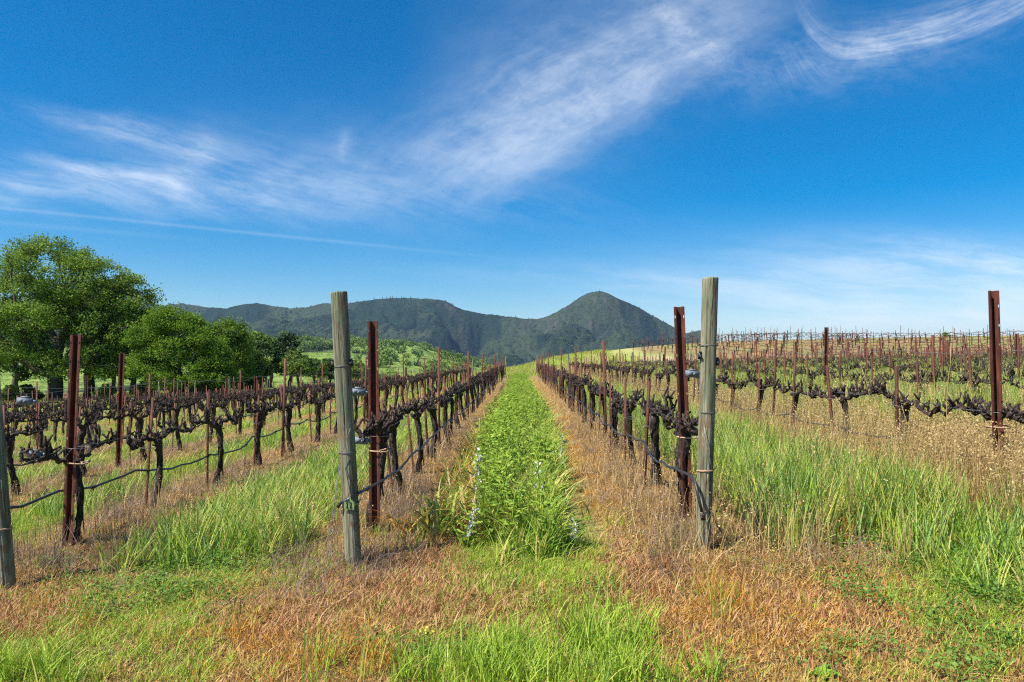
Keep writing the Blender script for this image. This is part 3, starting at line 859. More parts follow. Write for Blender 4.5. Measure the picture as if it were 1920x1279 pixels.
def arm_path(rs, sign):
    """one cordon arm running along the row from the vine head"""
    n = 22; s = np.linspace(0, 1, n); jit = rs.normal(size=(n, 3)) * .008; jit[0] = 0
    L = VS * .5 * rs.uniform(.94, 1.06)
    z0 = rs.uniform(-.05, .01)
    z = z0 + .075 * sm(0, .3, s) + .03 * np.sin(s * rs.uniform(5, 9) + rs.uniform(0, 6)) + .02 * np.sin(s * 17 + rs.uniform(0, 6)) * s
    x = .03 * np.sin(s * rs.uniform(4, 8) + rs.uniform(0, 6)) * sm(0, .2, s) + .012 * np.sin(s * 21 + rs.uniform(0, 6))
    P = np.stack([x, sign * s * L, z], -1) + jit
    rr = np.interp(s, [0, .12, .5, .93, 1], [.027, .019, .0155, .0125, .005]) * (1 + .38 * np.sin(s * 41 + rs.uniform(0, 6)) * rs.uniform(.5, 1.1))
    return P, rr

def build_trunk(seed, sides=11, rings=26, strips=14, hgt=.74):
    rs = np.random.default_rng(seed); mb = MB()
    s = np.linspace(0, 1, rings)
    P = np.stack([.03 * np.sin(s * rs.uniform(3, 5.5) + rs.uniform(0, 6)) * sm(0, .25, s), .035 * np.sin(s * rs.uniform(2.5, 5) + rs.uniform(0, 6)) * sm(0, .25, s), -.10 + s * (hgt + .11)], -1)
    P[:, 0] -= P[-1, 0]; P[:, 1] -= P[-1, 1]
    rr = np.interp(s, [0, .15, .45, .75, .9, 1], [.056, .038, .031, .033, .043, .030]) * rs.uniform(.8, 1.2)
    mb.add(*tube(P, rr, sides, rs, .34, .42, twist=rs.uniform(-.09, .09)))
    for _ in range(strips):                                 # loose bark strips
        t = rs.uniform(.15, .92); th = rs.uniform(0, 6.28)
        i = int(t * (rings - 1)); c = P[i]; ro = rr[i] * 1.05
        L = rs.uniform(.08, .22); w = rs.uniform(.006, .014)
        q = np.linspace(0, 1, 5)
        out = ro + q ** 2 * rs.uniform(.0, .03)
        cx = c[0] + np.cos(th) * out; cy = c[1] + np.sin(th) * out; cz = c[2] - q * L + .02
        tx, ty = -np.sin(th) * w, np.cos(th) * w
        V = np.concatenate([np.stack([cx - tx, cy - ty, cz], -1), np.stack([cx + tx * (1 - q * .5), cy + ty * (1 - q * .5), cz + .003], -1)])
        j = np.arange(4)
        mb.add(V, np.stack([j, j + 1, j + 6, j + 5], -1))
    for _ in range(3):                                      # knuckles on the head
        dv = rs.normal(size=3); dv[2] = abs(dv[2]); dv /= np.linalg.norm(dv)
        mb.add(*tube(P[-1] - [0, 0, .03] + np.linspace(0, 1, 4)[:, None] * dv * rs.uniform(.05, .1), [.030, .026, .022, .010], 7, rs, .5, .3))
    return mb

HEAD = .74
NT, NA = 8, 10
trunks = [build_trunk(300 + i).mesh('trunk', [M['bark']], True) for i in range(NT)]
spurs = [spur_mesh(400 + i, i % 5 == 4).mesh('spur', [M['bark']], True) for i in range(10)]
arms_bare, arms_full, spur_spots = [], [], []
for i in range(NA):
    rs = np.random.default_rng(500 + i)
    P, rr = arm_path(rs, 1)
    mb = MB(); mb.add(*tube(P, rr, 10, rs, .5, .35)); arms_bare.append(mb.mesh('cordon_arm', [M['bark']], True))
    sp_ = []
    for t in np.linspace(.05, .97, 12):
        t = min(max(t + rs.normal() * .02, .04), .985)
        j = int(t * 21); sp_.append((P[j] + [rs.normal() * .012, 0, rr[j] * .6], int(rs.integers(10)), rs.uniform(0, 6.28), rs.uniform(.8, 1.3), rs.normal() * .35))
    spur_spots.append(sp_)
    mb = MB(); mb.add(*tube(P[::2], rr[::2] * 1.05, 7, rs, .45, .3))
    for (q_, k_, rz, s_, tl) in sp_:
        sb = spur_mesh(400 + k_, k_ % 5 == 4)
        Rm = np.array(Matrix.Rotation(rz, 3, 'Z') @ Matrix.Rotation(tl, 3, 'X'))
        for V_, in zip([np.concatenate(sb.V)]):
            mb.add(V_ @ Rm.T * s_ + q_, np.concatenate(sb.Q), np.concatenate(sb.T))
    arms_full.append(mb.mesh('cordon_arm', [M['bark']], True))

def vine(loc, rz, lean, seed, near, label, group):
    rs = np.random.default_rng(seed)
    e = obj('grapevine', None, loc=loc, rot=(rs.normal() * .03, lean + rs.normal() * .03, rz), label=label, category='grapevine', group=group)
    s_ = rs.uniform(.94, 1.06); e.scale = (s_, 1, s_)
    t = obj('trunk', trunks[int(rs.integers(NT))], e); t.rotation_euler = (0, 0, rs.uniform(0, 6.28))
    for sgn in (0, 1):
        k_ = int(rs.integers(NA))
        a = obj('cordon_arm', arms_bare[k_] if near else arms_full[k_], e, (0, 0, HEAD), (0, 0, math.pi * sgn))
        if near:
            for (q_, j_, z_, ss, tl) in spur_spots[k_]:
                sp_ = obj('spur', spurs[j_], a, q_, (tl, 0, z_)); sp_.scale = (ss, ss, ss)
    return e

# stakes and posts
def stake_mesh(h, w, seed):
    """angle-iron stake"""
    mb = MB(); t = .005
    L = [(-w / 2, -w / 2), (w / 2, -w / 2), (w / 2, -w / 2 + t), (-w / 2 + t, -w / 2 + t), (-w / 2 + t, w / 2), (-w / 2, w / 2)]
    zs = [-.15, h * .5, h]
    V = np.array([(x, y, z) for z in zs for x, y in L])
    Q = [(i * 6 + j, i * 6 + (j + 1) % 6, i * 6 + 6 + (j + 1) % 6, i * 6 + 6 + j) for i in range(2) for j in range(6)]
    Q += [(12, 13, 14, 15), (12, 15, 16, 17)]
    return MB().add(V, Q).mesh('vine_stake', [M['rust']])
stakes = [stake_mesh(h_, .026, i) for i, h_ in enumerate((1.02, 1.08, 1.14, .97))]

def line_post_mesh(h, w=.036):
    """slim rolled line post: a rib plus a face strip with punched teeth along one edge"""
    mb = MB()
    mb.add(*box(-w / 2, w / 2, -.004, .004, -.3, h))
    mb.add(*box(-.004, .004, .0055, .030, -.3, h - .003))
    z = .95
    while z < h - .03:
        mb.add(*box(w / 2 + .001, w / 2 + .012, -.003, .003, z, z + .03)); z += .085
    return mb.mesh('line_post', [M['rust']])
linep = [line_post_mesh(h_) for h_ in (1.60, 1.66, 1.54)]

def channel_post_mesh(h, w=.088, dpt=.045, holes=True):
    """rolled steel channel, open to the headland, with punched slots in both lips"""
    bm = bmesh.new()
    lip = .020
    prof = [(-w / 2, 0), (-w / 2 + .004, 0), (-w / 2 + .013, 0), (-w / 2 + lip, 0.002), (-w / 2 + lip + .006, dpt), (w / 2 - lip - .006, dpt), (w / 2 - lip, .002), (w / 2 - .013, 0), (w / 2 - .004, 0), (w / 2, 0)]
    zs = [-.4]; hole = [False]
    z = .55
    cuts = []
    while z < h - .03: cuts.append(z); z += .158
    for c_ in cuts: zs += [c_ - .011, c_ + .011]; hole += [True, False]
    zs.append(h)
    grid = [[bm.verts.new((x, y, z_)) for x, y in prof] for z_ in zs]
    for i in range(len(zs) - 1):
        ishole = i < len(hole) and hole[i]
        for j in range(9):
            if ishole and j in (1, 7) and holes: continue
            bm.faces.new((grid[i][j], grid[i][j + 1], grid[i + 1][j + 1], grid[i + 1][j]))
    bmesh.ops.recalc_face_normals(bm, faces=bm.faces)
    bmesh.ops.solidify(bm, geom=bm.faces[:], thickness=.0032)
    me = bpy.data.meshes.new('steel_post'); bm.to_mesh(me); bm.free(); me.materials.append(M['rust'])
    return me
chan = channel_post_mesh(1.80); chan_s = channel_post_mesh(1.32, .075)

def tie_mesh(r, seed, wob=.006, rad=.005, sx=1.0, sy=1.0):
    rs = np.random.default_rng(seed); th = np.linspace(0, 2 * np.pi, 25)
    P = np.stack([np.cos(th) * r * sx, np.sin(th) * r * sy, wob * np.sin(th * 2 + 1) + wob * .5 * np.sin(3 * th)], -1); P[-1] = P[0]
    mb = MB(); mb.add(*tube(P, rad, 6, cap=False))
    mb.add(*tube(np.stack([P[6], P[6] + [.01, -.02, -.012], P[6] + [.03, -.03, -.03]]), rad * .8, 5))
    return mb
twine = tie_mesh(.075, 1, .007, .0065, 1.15, 1.0).mesh('twine_tie', [M['twine']], True)
wiret = tie_mesh(.07, 2, .004, .0022, 1.2, 1.0).mesh('wire_tie', [M['wire']], True)

SIDE = lambda k, left: '%s row on the %s side' % (ORD[k], 'oak' if left else 'hill')
rows = []                                   # (name, list of (x, y, rz), lean, left, k)
ENDY = 57.5
for k_, x in enumerate(ROW_L):
    y0 = 6.25 if k_ < 3 else 6.25 + 1.5 * int((abs(x) / .72 - 6.25) / 1.5)
    rows.append((SIDE(k_, True), x, y0, ENDY - .4 * k_, True, k_))
for k_, x in enumerate(ROW_R):
    y0 = 6.25 if k_ < 2 else 6.25 + 1.5 * max(0, int((abs(x) / .70 - 6.25) / 1.5))
    yend = min(ENDY + .9 * k_, 62)
    if x > 20: yend = np.interp(x, FRONT[:, 0], FRONT[:, 1]) - 6.5
    rows.append((SIDE(k_, False), x, y0, yend, False, k_))
allv = []
for name, x, y0, y1, left, k_ in rows:
    n = int((y1 - y0) / VS) + 1
    for i in range(n):
        allv.append((x, y0 + i * VS, 0.0, i + int((y0 - 6.25) / VS + .5), name, left, k_))
# contour rows of the far block
tang = np.gradient(FRONT, axis=0)
dense_t = np.linspace(0, 1, 400)
seg = np.concatenate([[0], np.cumsum(np.hypot(*np.diff(FRONT, axis=0).T))])
fx_ = np.interp(dense_t * seg[-1], seg, FRONT[:, 0]); fy_ = np.interp(dense_t * seg[-1], seg, FRONT[:, 1])
for _ in range(40):
    fx_[1:-1] = (fx_[:-2] + fx_[1:-1] * 2 + fx_[2:]) / 4; fy_[1:-1] = (fy_[:-2] + fy_[1:-1] * 2 + fy_[2:]) / 4
tx_, ty_ = np.gradient(fx_), np.gradient(fy_); tl_ = np.hypot(tx_, ty_)
nx_, ny_ = -ty_ / tl_, tx_ / tl_
farv = []
for k_ in range(10):
    ox, oy = fx_ + nx_ * 2.15 * k_, fy_ + ny_ * 2.15 * k_
    s_ = np.concatenate([[0], np.cumsum(np.hypot(np.diff(ox), np.diff(oy)))])
    for i, q_ in enumerate(np.arange(.3, s_[-1], VS)):
        X_, Y_ = np.interp(q_, s_, ox), np.interp(q_, s_, oy)
        if X_ / Y_ > .72: break
        tX, tY = np.interp(q_, s_, tx_), np.interp(q_, s_, ty_)
        farv.append((float(X_), float(Y_), math.atan2(-tX, tY), i, '%s contour row on the golden hill' % ORD[k_], False, k_))

rs = np.random.default_rng(2024)
# the 300 that show largest get their own object, by distance from the camera
vis = [v_ for v_ in allv if abs(v_[0] / v_[1]) < .735]
vis.sort(key=lambda v_: math.hypot(v_[0], v_[1]))
own, rest = vis[:300], vis[300:] + farv
def vlean(left, k_, i): return -.10 if (left and k_ == 0 and i > 0) else 0.0
for n_, (x, y, rz, i, name, left, k_) in enumerate(own):
    z = g1(x, y)
    lean = vlean(left, k_, i)
    jx, jy = rs.normal() * .025, rs.normal() * .04
    vine((x + jx, y + jy, z - .03), rs.normal() * .04, lean, 7000 + n_, math.hypot(x, y) < 10.5,
         'gnarled leafless grapevine, %s from the headland in the %s' % (ordw(i), name), 'grapevines trained along the rows')
for n_, (x, y, rz, i, name, left, k_) in enumerate(own):
    sx_, sy_ = x + (-.075 if not left else -.075) + rs.normal() * .012, y - .05 + rs.normal() * .03
    if i == 0: continue                       # the first vine is tied to a channel post
    lean = vlean(left, k_, i) * 1.35 + rs.normal() * .03
    o = obj('vine_stake', stakes[n_ % 4], loc=(sx_, sy_, g1(sx_, sy_)), rot=(rs.normal() * .03, lean, rs.uniform(-.5, .5)),
            label='thin rusty stake beside the %s vine of the %s' % (ordw(i), name), category='stake', group='stakes at the vines')
    if x > 3.5: o.scale = (1, 1, 1.18)
    if math.hypot(x, y) < 13:
        obj('wire_tie', wiret, o, (.04 if not left else -.04, .02, .62), (0, 0, rs.uniform(0, 6)))

# all smaller vines of the far rows: one mass
kitv = []
for i in range(6):
    mb = MB()
    r2 = np.random.default_rng(800 + i)
    t_ = build_trunk(820 + i, 6, 9, 0)
    mb.add(np.concatenate(t_.V), np.concatenate(t_.Q), np.concatenate(t_.T))
    for sgn in (1, -1):
        P, rr = arm_path(r2, sgn); P = P + [0, 0, HEAD]
        mb.add(*tube(P[::3], rr[::3] * 1.1, 5, r2, .25, .2))
        for t in np.linspace(.08, .96, 8):
            j = int(t * 21); dv = np.array([r2.normal() * .5, r2.normal() * .6, 1.0]); h_ = r2.uniform(.06, .14)
            mb.add(*tube(P[j] + np.linspace(0, 1, 3)[:, None] * dv * h_, [.020, .015, .009], 4, cap=False))
    kitv.append(mb.mesh('far_vine', [M['bark']], True))
A_ = np.array([(v_[0], v_[1]) for v_ in rest]) + rs.normal(size=(len(rest), 2)) * .04
scatter('distant_vines', np.column_stack([A_, gz(A_[:, 0], A_[:, 1]) - .02]), np.array([v_[2] for v_ in rest]) + np.pi * rs.integers(0, 2, len(rest)), rs.uniform(.9, 1.08, len(rest)),
        rs.integers(0, 6, len(rest)), kitv, kind='stuff', label='distant leafless vines in the far rows and over the golden hill', category='vines')
B_ = A_ + [-.07, -.04]
scatter('distant_stakes', np.column_stack([B_, gz(B_[:, 0], B_[:, 1])]), rs.uniform(-.5, .5, len(rest)), np.column_stack([np.full(len(rest), 1.7), np.full(len(rest), 1.7), rs.uniform(.95, 1.3, len(rest))]),
        rs.integers(0, 4, len(rest)), stakes, tilt=rs.normal(size=(len(rest), 2)) * .03, kind='stuff', label='distant rusty vine stakes in the far rows', category='stakes')

# line posts every fourth vine, between two vines
POSTS = 0
for name, x, y0, y1, left, k_ in rows:
    n = 0
    y = 6.25 + 5.45
    while y < y1:
        if y > abs(x) / .73:
            wide = (n + k_) % 4 == 3 and k_ > 1
            if k_ > 1 and left and n == 0: wide = True
            xx = x + rs.normal() * .03; yy = y + rs.normal() * .1
            lab = 'slim rusty line post, %s in the %s' if not wide else 'broad rusty channel post, %s post in the %s'
            o = obj('line_post' if not wide else 'steel_post', linep[int(rs.integers(3))] if not wide else (chan if rs.uniform() < .4 else chan_s), loc=(xx, yy, g1(xx, yy)), rot=(rs.normal() * .02, rs.normal() * .02, rs.normal() * .12),
                    label=lab % (ordw(n), name), category='post', group='posts along the vine rows')
            POSTS += 1
        n += 1; y += 6.0 if (k_ < 2 or left) else 4.5
for k_ in range(10):
    ks = [v_ for v_ in farv if v_[6] == k_]
    for n, v_ in enumerate(ks[1::3]):
        xx, yy = v_[0] + .5, v_[1] + .2
        if xx / yy > .71: break
        o = obj('line_post', linep[int(rs.integers(3))], loc=(xx, yy, g1(xx, yy)), rot=(rs.normal() * .02, rs.normal() * .02, rs.normal() * .3),
                label='slim rusty post, %s along %s' % (ordw(n), v_[4]), category='post', group='posts along the vine rows')
# row ends by the dirt track: weathered wooden posts
def wood_post_mesh(L, r0, r1, seed, sides=96, rings=60):
    """round treated post: slightly uneven, drying cracks, sawn slanted top"""
    rs = np.random.default_rng(seed)
    s = np.linspace(0, 1, rings); th = np.arange(sides) / sides * 2 * np.pi
    rr = (r0 + (r1 - r0) * s)[:, None] * np.ones((1, sides))
    rr = rr * (1 + .035 * (vn(np.cos(th)[None] * 2 + 7 + 0 * s[:, None], np.sin(th)[None] * 2 + s[:, None] * 6 + 3, seed) - .5) * 2)
    for _ in range(22 if sides > 20 else 3):
        a = rs.uniform(0, 6.28); z0 = rs.uniform(.1, .9); ln = rs.uniform(.05, .25)
        dth = np.abs((th - a + np.pi) % (2 * np.pi) - np.pi)
        rr -= r0 * rs.uniform(.06, .22) * np.exp(-(dth / (.042 if sides > 20 else .2)) ** 2)[None] * np.exp(-((s - z0) / ln) ** 2)[:, None]
    V = np.stack([rr * np.cos(th)[None], rr * np.sin(th)[None], (s * L)[:, None] + 0 * rr], -1)
    V[-1, :, 2] += .05 * V[-1, :, 0]
    V[-2, :, 2] = V[-1, :, 2] - .012
    V[-1] *= [.97, .97, 1]
    Q = [(i * sides + j, i * sides + (j + 1) % sides, (i + 1) * sides + (j + 1) % sides, (i + 1) * sides + j) for i in range(rings - 1) for j in range(sides)]
    V = np.concatenate([V.reshape(-1, 3), [[0, 0, L]]])
    e = (rings - 1) * sides
    T = [(e + j, e + (j + 1) % sides, rings * sides) for j in range(sides)]
    return mk('wooden_end_post', V, Q, T, [M['wood']], smooth=True)
endm = wood_post_mesh(1.9, .062, .055, 5, 14, 16)
for name, x, y0, y1, left, k_ in rows:
    if k_ < 12 and abs(x / y1) < .7:
        yy = y1 + 1.0
        obj('wooden_end_post', endm, loc=(x, yy, g1(x, yy) - .3), rot=(-.06, rs.normal() * .03, rs.uniform(0, 6)), label='weathered wooden end post at the far end of the %s' % name, category='post', group='far end posts')

# ------------------------------------------------------------------ the headland end posts
def stand(name, me, base, top, below, **props):
    """stand a post whose mesh runs up local z from base-below along base->top"""
    ax = (top - base).normalized()
    o = obj(name, me, **props)
    q_ = Vector((0, 0, 1)).rotation_difference(ax)
    o.rotation_euler = q_.to_euler(); o.location = base - ax * below
    return o
def wood_post(bpx, bpy_, tpx, tpy, wpx, Y, seed, label):
    base = at(bpx, bpy_, Y); base.z = g1(base.x, Y); top = at(tpx, tpy, Y)
    L = (top - base).length; r = wpx / 2 * Y / F
    o = stand('wooden_end_post', wood_post_mesh(L + .4, r, r * 1.03, seed), base, top, .4, label=label, category='post', group='wooden end posts on the headland')
    return o, L, r
def ring(o, r, z, mat, rad=.0020, turns=2, seed=0, name='wire_wrap'):
    rs = np.random.default_rng(seed)
    th = np.linspace(0, 2 * np.pi * turns, 24 * turns)
    P = np.stack([np.cos(th) * (r + rad), np.sin(th) * (r + rad), z + .006 * np.sin(th + seed) + th / 6.28 * .005 + rs.normal(size=len(th)) * .0008], -1)
    tail = np.stack([P[-1], P[-1] + [.01, -.012, .012], P[-1] + [.02, -.012, .03]])
    return obj(name, MB().add(*tube(P, rad, 5)).add(*tube(tail, rad, 5)).mesh(name, [mat], True), o)
def knob(o, x, y, z, name='bracket'):
    mb = MB().add(*box(x - .012, x + .012, y - .016, y + .016, z - .022, z + .022))
    mb.add(*tube(np.array([(x, y - .02, z - .004), (x, y - .035, z - .004)]), .009, 8)).add(*box(x - .004, x + .006, y - .02, y + .02, z + .023, z + .036))
    return obj(name, mb.mesh(name, [M['black']]), o)

YP = 5.42
wl, Ll, rl = wood_post(663, 1046, 635, 548, 30.5, YP, 61, 'grey green wooden post leaning toward the oaks, wearing the number tag')
wr, Lr, rr_p = wood_post(1318, 1040, 1332, 521, 28.5, YP, 62, 'tallest weathered wooden post, with black hose tied to it, on the hill side')
wll, Lll, rll = wood_post(12, 1082, -28, 600, 32, 5.2, 63, 'leaning wooden post cut off by the picture edge below the oaks')
B4 = .4
for o_, L_, r_, zs_ in ((wl, Ll, rl, (.72, .405)), (wr, Lr, rr_p, (.745, .50)), (wll, Lll, rll, (.70, .42))):
    for i, f_ in enumerate(zs_): ring(o_, r_ * 1.02, B4 + L_ * f_, M['wire'], seed=i + 3)
    ring(o_, r_ * 1.02, B4 + L_ * (.215 if o_ is not wr else .29), M['twine'], .0035, 2, seed=9, name='twine_tie')
    if o_ is not wll:
        knob(o_, -r_ - .008, -.01, B4 + L_ * (.735 if o_ is wl else .71)); knob(o_, r_ + .008, -.01, B4 + L_ * (.735 if o_ is wl else .69))
ring(wl, rl * 1.02, B4 + Ll * .225, M['wire'], seed=12)
# guy wire down to an anchor
def wire_obj(name, pts, rad, mat, parent=None, **props):
    P = np.array([tuple(p_) for p_ in pts], float)
    return obj(name, MB().add(*tube(P, rad, 5)).mesh(name, [mat], True), parent, **props)
def sagged(a, b, n=14, sag=.0, wob=0.0, seed=0):
    rs = np.random.default_rng(seed); t = np.linspace(0, 1, n)[:, None]
    P = np.array(a)[None] * (1 - t) + np.array(b)[None] * t
    P[:, 2] -= sag * 4 * (t * (1 - t))[:, 0]
    return P + rs.normal(size=P.shape) * wob
gw1 = sagged(at(657, 803, YP - .075), at(637, 862, YP - .085), 6); gw2 = sagged(at(637, 862, YP - .085), gp(600, 1108) - Vector((0, 0, .1)), 14, .01)
wire_obj('guy_wire', list(gw1) + list(gw2[1:]), .0020, M['wire'], label='thin wire running down from the tagged post to the ground', category='wire')
gw = sagged(at(637, 862, YP - .08), gp(611, 1090) - Vector((0, 0, .1)), 14, .02)
wire_obj('guy_wire', gw, .0018, M['wire'], label='second thin wire slanting beside the tagged post', category='wire')
gw = list(sagged(at(1311, 772, YP - .075), at(1336, 884, YP - .085), 8))
wire_obj('brace_wire', gw, .0020, M['wire'], label='thin wire crossing the face of the tallest wooden post', category='wire')
gw = sagged(at(2, 900, 5.1), gp(24, 1092) - Vector((0, 0, .05)), 10, .01)
wire_obj('guy_wire', gw, .0020, M['wire'], label='thin wire beside the wooden post at the picture edge', category='wire')

# numbered tag on the leaning post
tg = bmesh.new()
ot = [(-.036, -.036), (.036, -.036), (.038, .018), (.014, .034), (.010, .052), (-.010, .052), (-.014, .034), (-.038, .018)]
vs_ = [tg.verts.new((x, 0, z)) for x, z in ot]
f_ = tg.faces.new(vs_)
ex = bmesh.ops.extrude_face_region(tg, geom=[f_])
bmesh.ops.translate(tg, verts=[q_ for q_ in ex['geom'] if isinstance(q_, bmesh.types.BMVert)], vec=(0, .003, 0))
bmesh.ops.recalc_face_normals(tg, faces=tg.faces)
tme = bpy.data.meshes.new('number_tag'); tg.to_mesh(tme); tg.free(); tme.materials.append(M['tag'])
tagp = at(654.5, 946, YP - rl - .018)
tag = obj('number_tag', tme, wl)
tag.matrix_parent_inverse = Matrix.Identity(4)
bpy.context.view_layer.update()
tag.matrix_local = wl.matrix_world.inverted() @ (Matrix.Translation(tagp) @ Matrix.Rotation(.04, 4, 'Y') @ Matrix.Rotation(.10, 4, 'X'))
dg = MB()
dg.add(*box(-.0035, .0035, -.002, -.0006, -.022, .017)).add(*box(-.0095, .0095, -.002, -.0006, -.0268, -.0222)).add(*box(-.0095, -.0036, -.002, -.0006, .009, .0135))
dme = dg.mesh('digit', [M['ink']])
for x_ in (-.0135, .0135): obj('digit', dme, tag, (x_, 0, 0))
tagt = wire_obj('tag_string', [(0, -.001, .044), (.002, .004, .055), (.004, .010, .068)], .0018, M['twine'], tag)

# channel posts at the first vines
def chan_post(bpx, tpx, tpy, Y, label, seed):
    x = ROWX = ray(bpx, 690).x * Y
    base = Vector((x, Y, g1(x, Y))); top = at(tpx, tpy, Y)
    L = (top - base).length
    o = stand('steel_post', channel_post_mesh(L + .3), base, top, .3, label=label, category='post', group='channel posts at the row ends')
    obj('twine_tie', twine, o, (.035, .05, .3 + .68), (0, 0, .2))
    obj('wire_tie', wiret, o, (.03, .05, .3 + .80), (0, 0, 1.2))
    return o
chan_post(705, 699, 602, 6.15, 'rusty channel post just behind the tagged wooden post', 1)
chan_post(133, 142, 628, 6.15, 'rusty channel post standing in front of the oaks', 2)
chan_post(1288, 1273, 575, 6.15, 'rusty channel post just behind the tallest wooden post', 3)
chan_post(1869, 1863, 545, 6.15, 'rusty channel post rising against sky at the hill side picture edge', 4)

# wire tensioners
def tensioner(pxx, pyy, Y, label):
    mb = MB().add(*box(-.055, .045, -.020, .020, -.026, .022)).add(*box(-.050, -.010, -.0235, -.0205, -.018, .015)).add(*box(-.03, .02, -.014, .014, .0225, .036))
    mb.add(*tube(np.array([(.046, 0, 0), (.075, 0, 0)]), .013, 10)).add(*tube(np.array([(.0, -.034, .0), (.0, -.0205, .0)]), .010, 8))
    me = mb.mesh('wire_tensioner', [M['zinc']])
    b_ = me.materials
    return obj('wire_tensioner', me, loc=at(pxx, pyy, Y), rot=(.1, .08, .25), label=label, category='tensioner', group='wire tensioners')
tensioner(672, 735, 5.75, 'small zinc wire tensioner beside the tagged post, upper wire')
tensioner(679, 826, 5.75, 'small zinc wire tensioner beside the tagged post, lower wire')
tensioner(1299, 701, 5.75, 'small zinc wire tensioner beside the tallest wooden post')
tensioner(48, 752, 5.75, 'small zinc wire tensioner under the oaks, upper wire')
tensioner(66, 852, 5.75, 'small zinc wire tensioner under the oaks, lower wire')

# trellis wires and drip hoses of the nearer rows
def row_wire(x, ya, yb, h, sag, rad, seed, name, label, start=None, mat='wire', cat='wire', step=VS, emit=False):
    rs = np.random.default_rng(seed); pts = [] if start is None else [tuple(s__) for s__ in start]
    y = ya
    while y < yb:
        hh = h + rs.normal() * sag * .6
        for q_ in np.linspace(0, 1, 6, endpoint=False):
            yy = y + q_ * step
            pts.append((x + rs.normal() * rad * .4, yy, g1(x, yy) + hh - sag * 4 * q_ * (1 - q_) * rs.uniform(.7, 1.2)))
        y += step
    P = np.array(pts)
    o = obj(name, MB().add(*tube(P, rad, 7)).mesh(name, [M[mat]], True), label=label, category=cat, group='wires and hoses along the rows')
    if emit:
        em = MB().add(*tube(np.array([(0, -.035, 0), (0, -.03, 0), (0, .03, 0), (0, .035, 0)]), [.010, .015, .015, .010], 8)).add(*tube(np.array([(0, 0, -.012), (0, 0, -.032)]), [.008, .005], 6)).mesh('drip_emitter', [M['black']], True)
        for i in range(4, min(len(P) - 1, 60), 5): obj('drip_emitter', em, o, tuple(P[i]))
    return o
for x, left, k_ in ((ROW_L[0], True, 0), (ROW_L[1], True, 1), (ROW_R[0], False, 0), (ROW_R[1], False, 1), (ROW_L[2], True, 2)):
    nm = SIDE(k_, left)
    post = {(0, True): wl, (1, True): wll, (0, False): wr}.get((k_, left))
    sx_ = x if post is None else post.location.x + (post.matrix_world.to_3x3() @ Vector((0, 0, 1))).x * 1.2
    row_wire(x, 6.2, 40, .80, .012, .0022, 3 + k_, 'cordon_wire', 'steel wire carrying the vine arms of the %s' % nm, [(sx_ + .03, 5.45, g1(x, 5.4) + .83)])
    row_wire(x, 6.2, 40, 1.28, .015, .0020, 13 + k_, 'catch_wire', 'bare steel wire above the vines of the %s' % nm, [(sx_ - .02, 5.45, g1(x, 5.4) + 1.38)])
hs = [at(1318, 968, YP - .10), at(1310, 935, YP - .11), at(1304, 905, YP - .08), at(1292, 890, 5.8)]
row_wire(ROW_R[0] - .09, 6.2, 45, .44, .05, .011, 31, 'drip_hose', 'black drip hose tied to the tallest wooden post', hs, 'hose', 'hose', emit=True)
hs = [at(633, 951, YP - .06), at(640, 942, YP - .06), at(652, 936, YP - .08), at(672, 925, YP - .02), at(690, 915, 5.75)]
row_wire(ROW_L[0] + .09, 6.2, 45, .42, .03, .011, 32, 'drip_hose', 'black drip hose ending at the tagged wooden post', hs, 'hose', 'hose', emit=True)
hs = [at(-20, 955, 5.3), at(40, 950, 5.6)]
row_wire(ROW_L[1] - .08, 6.2, 45, .43, .05, .011, 33, 'drip_hose', 'black drip hose sagging along the second row on the oak side', hs, 'hose', 'hose', emit=True)
row_wire(ROW_R[1] - .09, 3.2, 40, .42, .05, .011, 34, 'drip_hose', 'black drip hose through dry grass in the second row on the hill side', None, 'hose', 'hose', emit=True)
row_wire(ROW_L[2] - .08, 7.5, 40, .42, .05, .011, 35, 'drip_hose', 'black drip hose along the third row on the oak side', None, 'hose', 'hose', emit=True)
obj('hose_end_cap', MB().add(*tube(np.array([tuple(at(1319, 975, YP - .10)), tuple(at(1316, 960, YP - .10))]), .017, 10)).mesh('hose_end_cap', [M['black']], True), bpy.data.objects['drip_hose'])

# ------------------------------------------------------------------ grass and weeds
def blades(rs, n, spread, L, Wd, lean, curl, segs=4, twist=.6, z0=0.0):
    """n curved tapering blades; returns verts, quads, per-vertex random"""
    Lh = rs.uniform(*L, n); w = rs.uniform(*Wd, n); th0 = rs.uniform(*lean, n); cu = rs.uniform(*curl, n)
    ph = rs.uniform(0, 2 * np.pi, n); b = rs.normal(size=(n, 2)) * spread * .6
    s = np.linspace(0, 1, segs + 1)
    V = np.zeros((n, segs + 1, 2, 3))
    x = np.zeros(n); z = np.full(n, z0)
    wd = ph + np.pi / 2 + rs.normal(size=n) * twist
    for i in range(segs + 1):
        if i:
            a = th0 + cu * ((i - .5) / segs) ** 1.4
            x = x + np.sin(a) * Lh / segs; z = z + np.cos(a) * Lh / segs
        prof = max(.06, min(1, s[i] * 4 + .55) * (1 - s[i] ** 2.4))
        cx, cy = b[:, 0] + np.cos(ph) * x, b[:, 1] + np.sin(ph) * x
        ox, oy = np.cos(wd) * w * prof / 2, np.sin(wd) * w * prof / 2
        V[:, i, 0] = np.stack([cx - ox, cy - oy, z], -1); V[:, i, 1] = np.stack([cx + ox, cy + oy, z + w * .1], -1)
    k = np.arange(n)[:, None] * (segs + 1) * 2 + np.arange(segs)[None] * 2
    Q = np.stack([k, k + 1, k + 3, k + 2], -1).reshape(-1, 4)
    r = np.repeat(rs.uniform(0, 1, n), (segs + 1) * 2)
    tip = V[:, -1].mean(1)
    return V.reshape(-1, 3), Q, r, tip

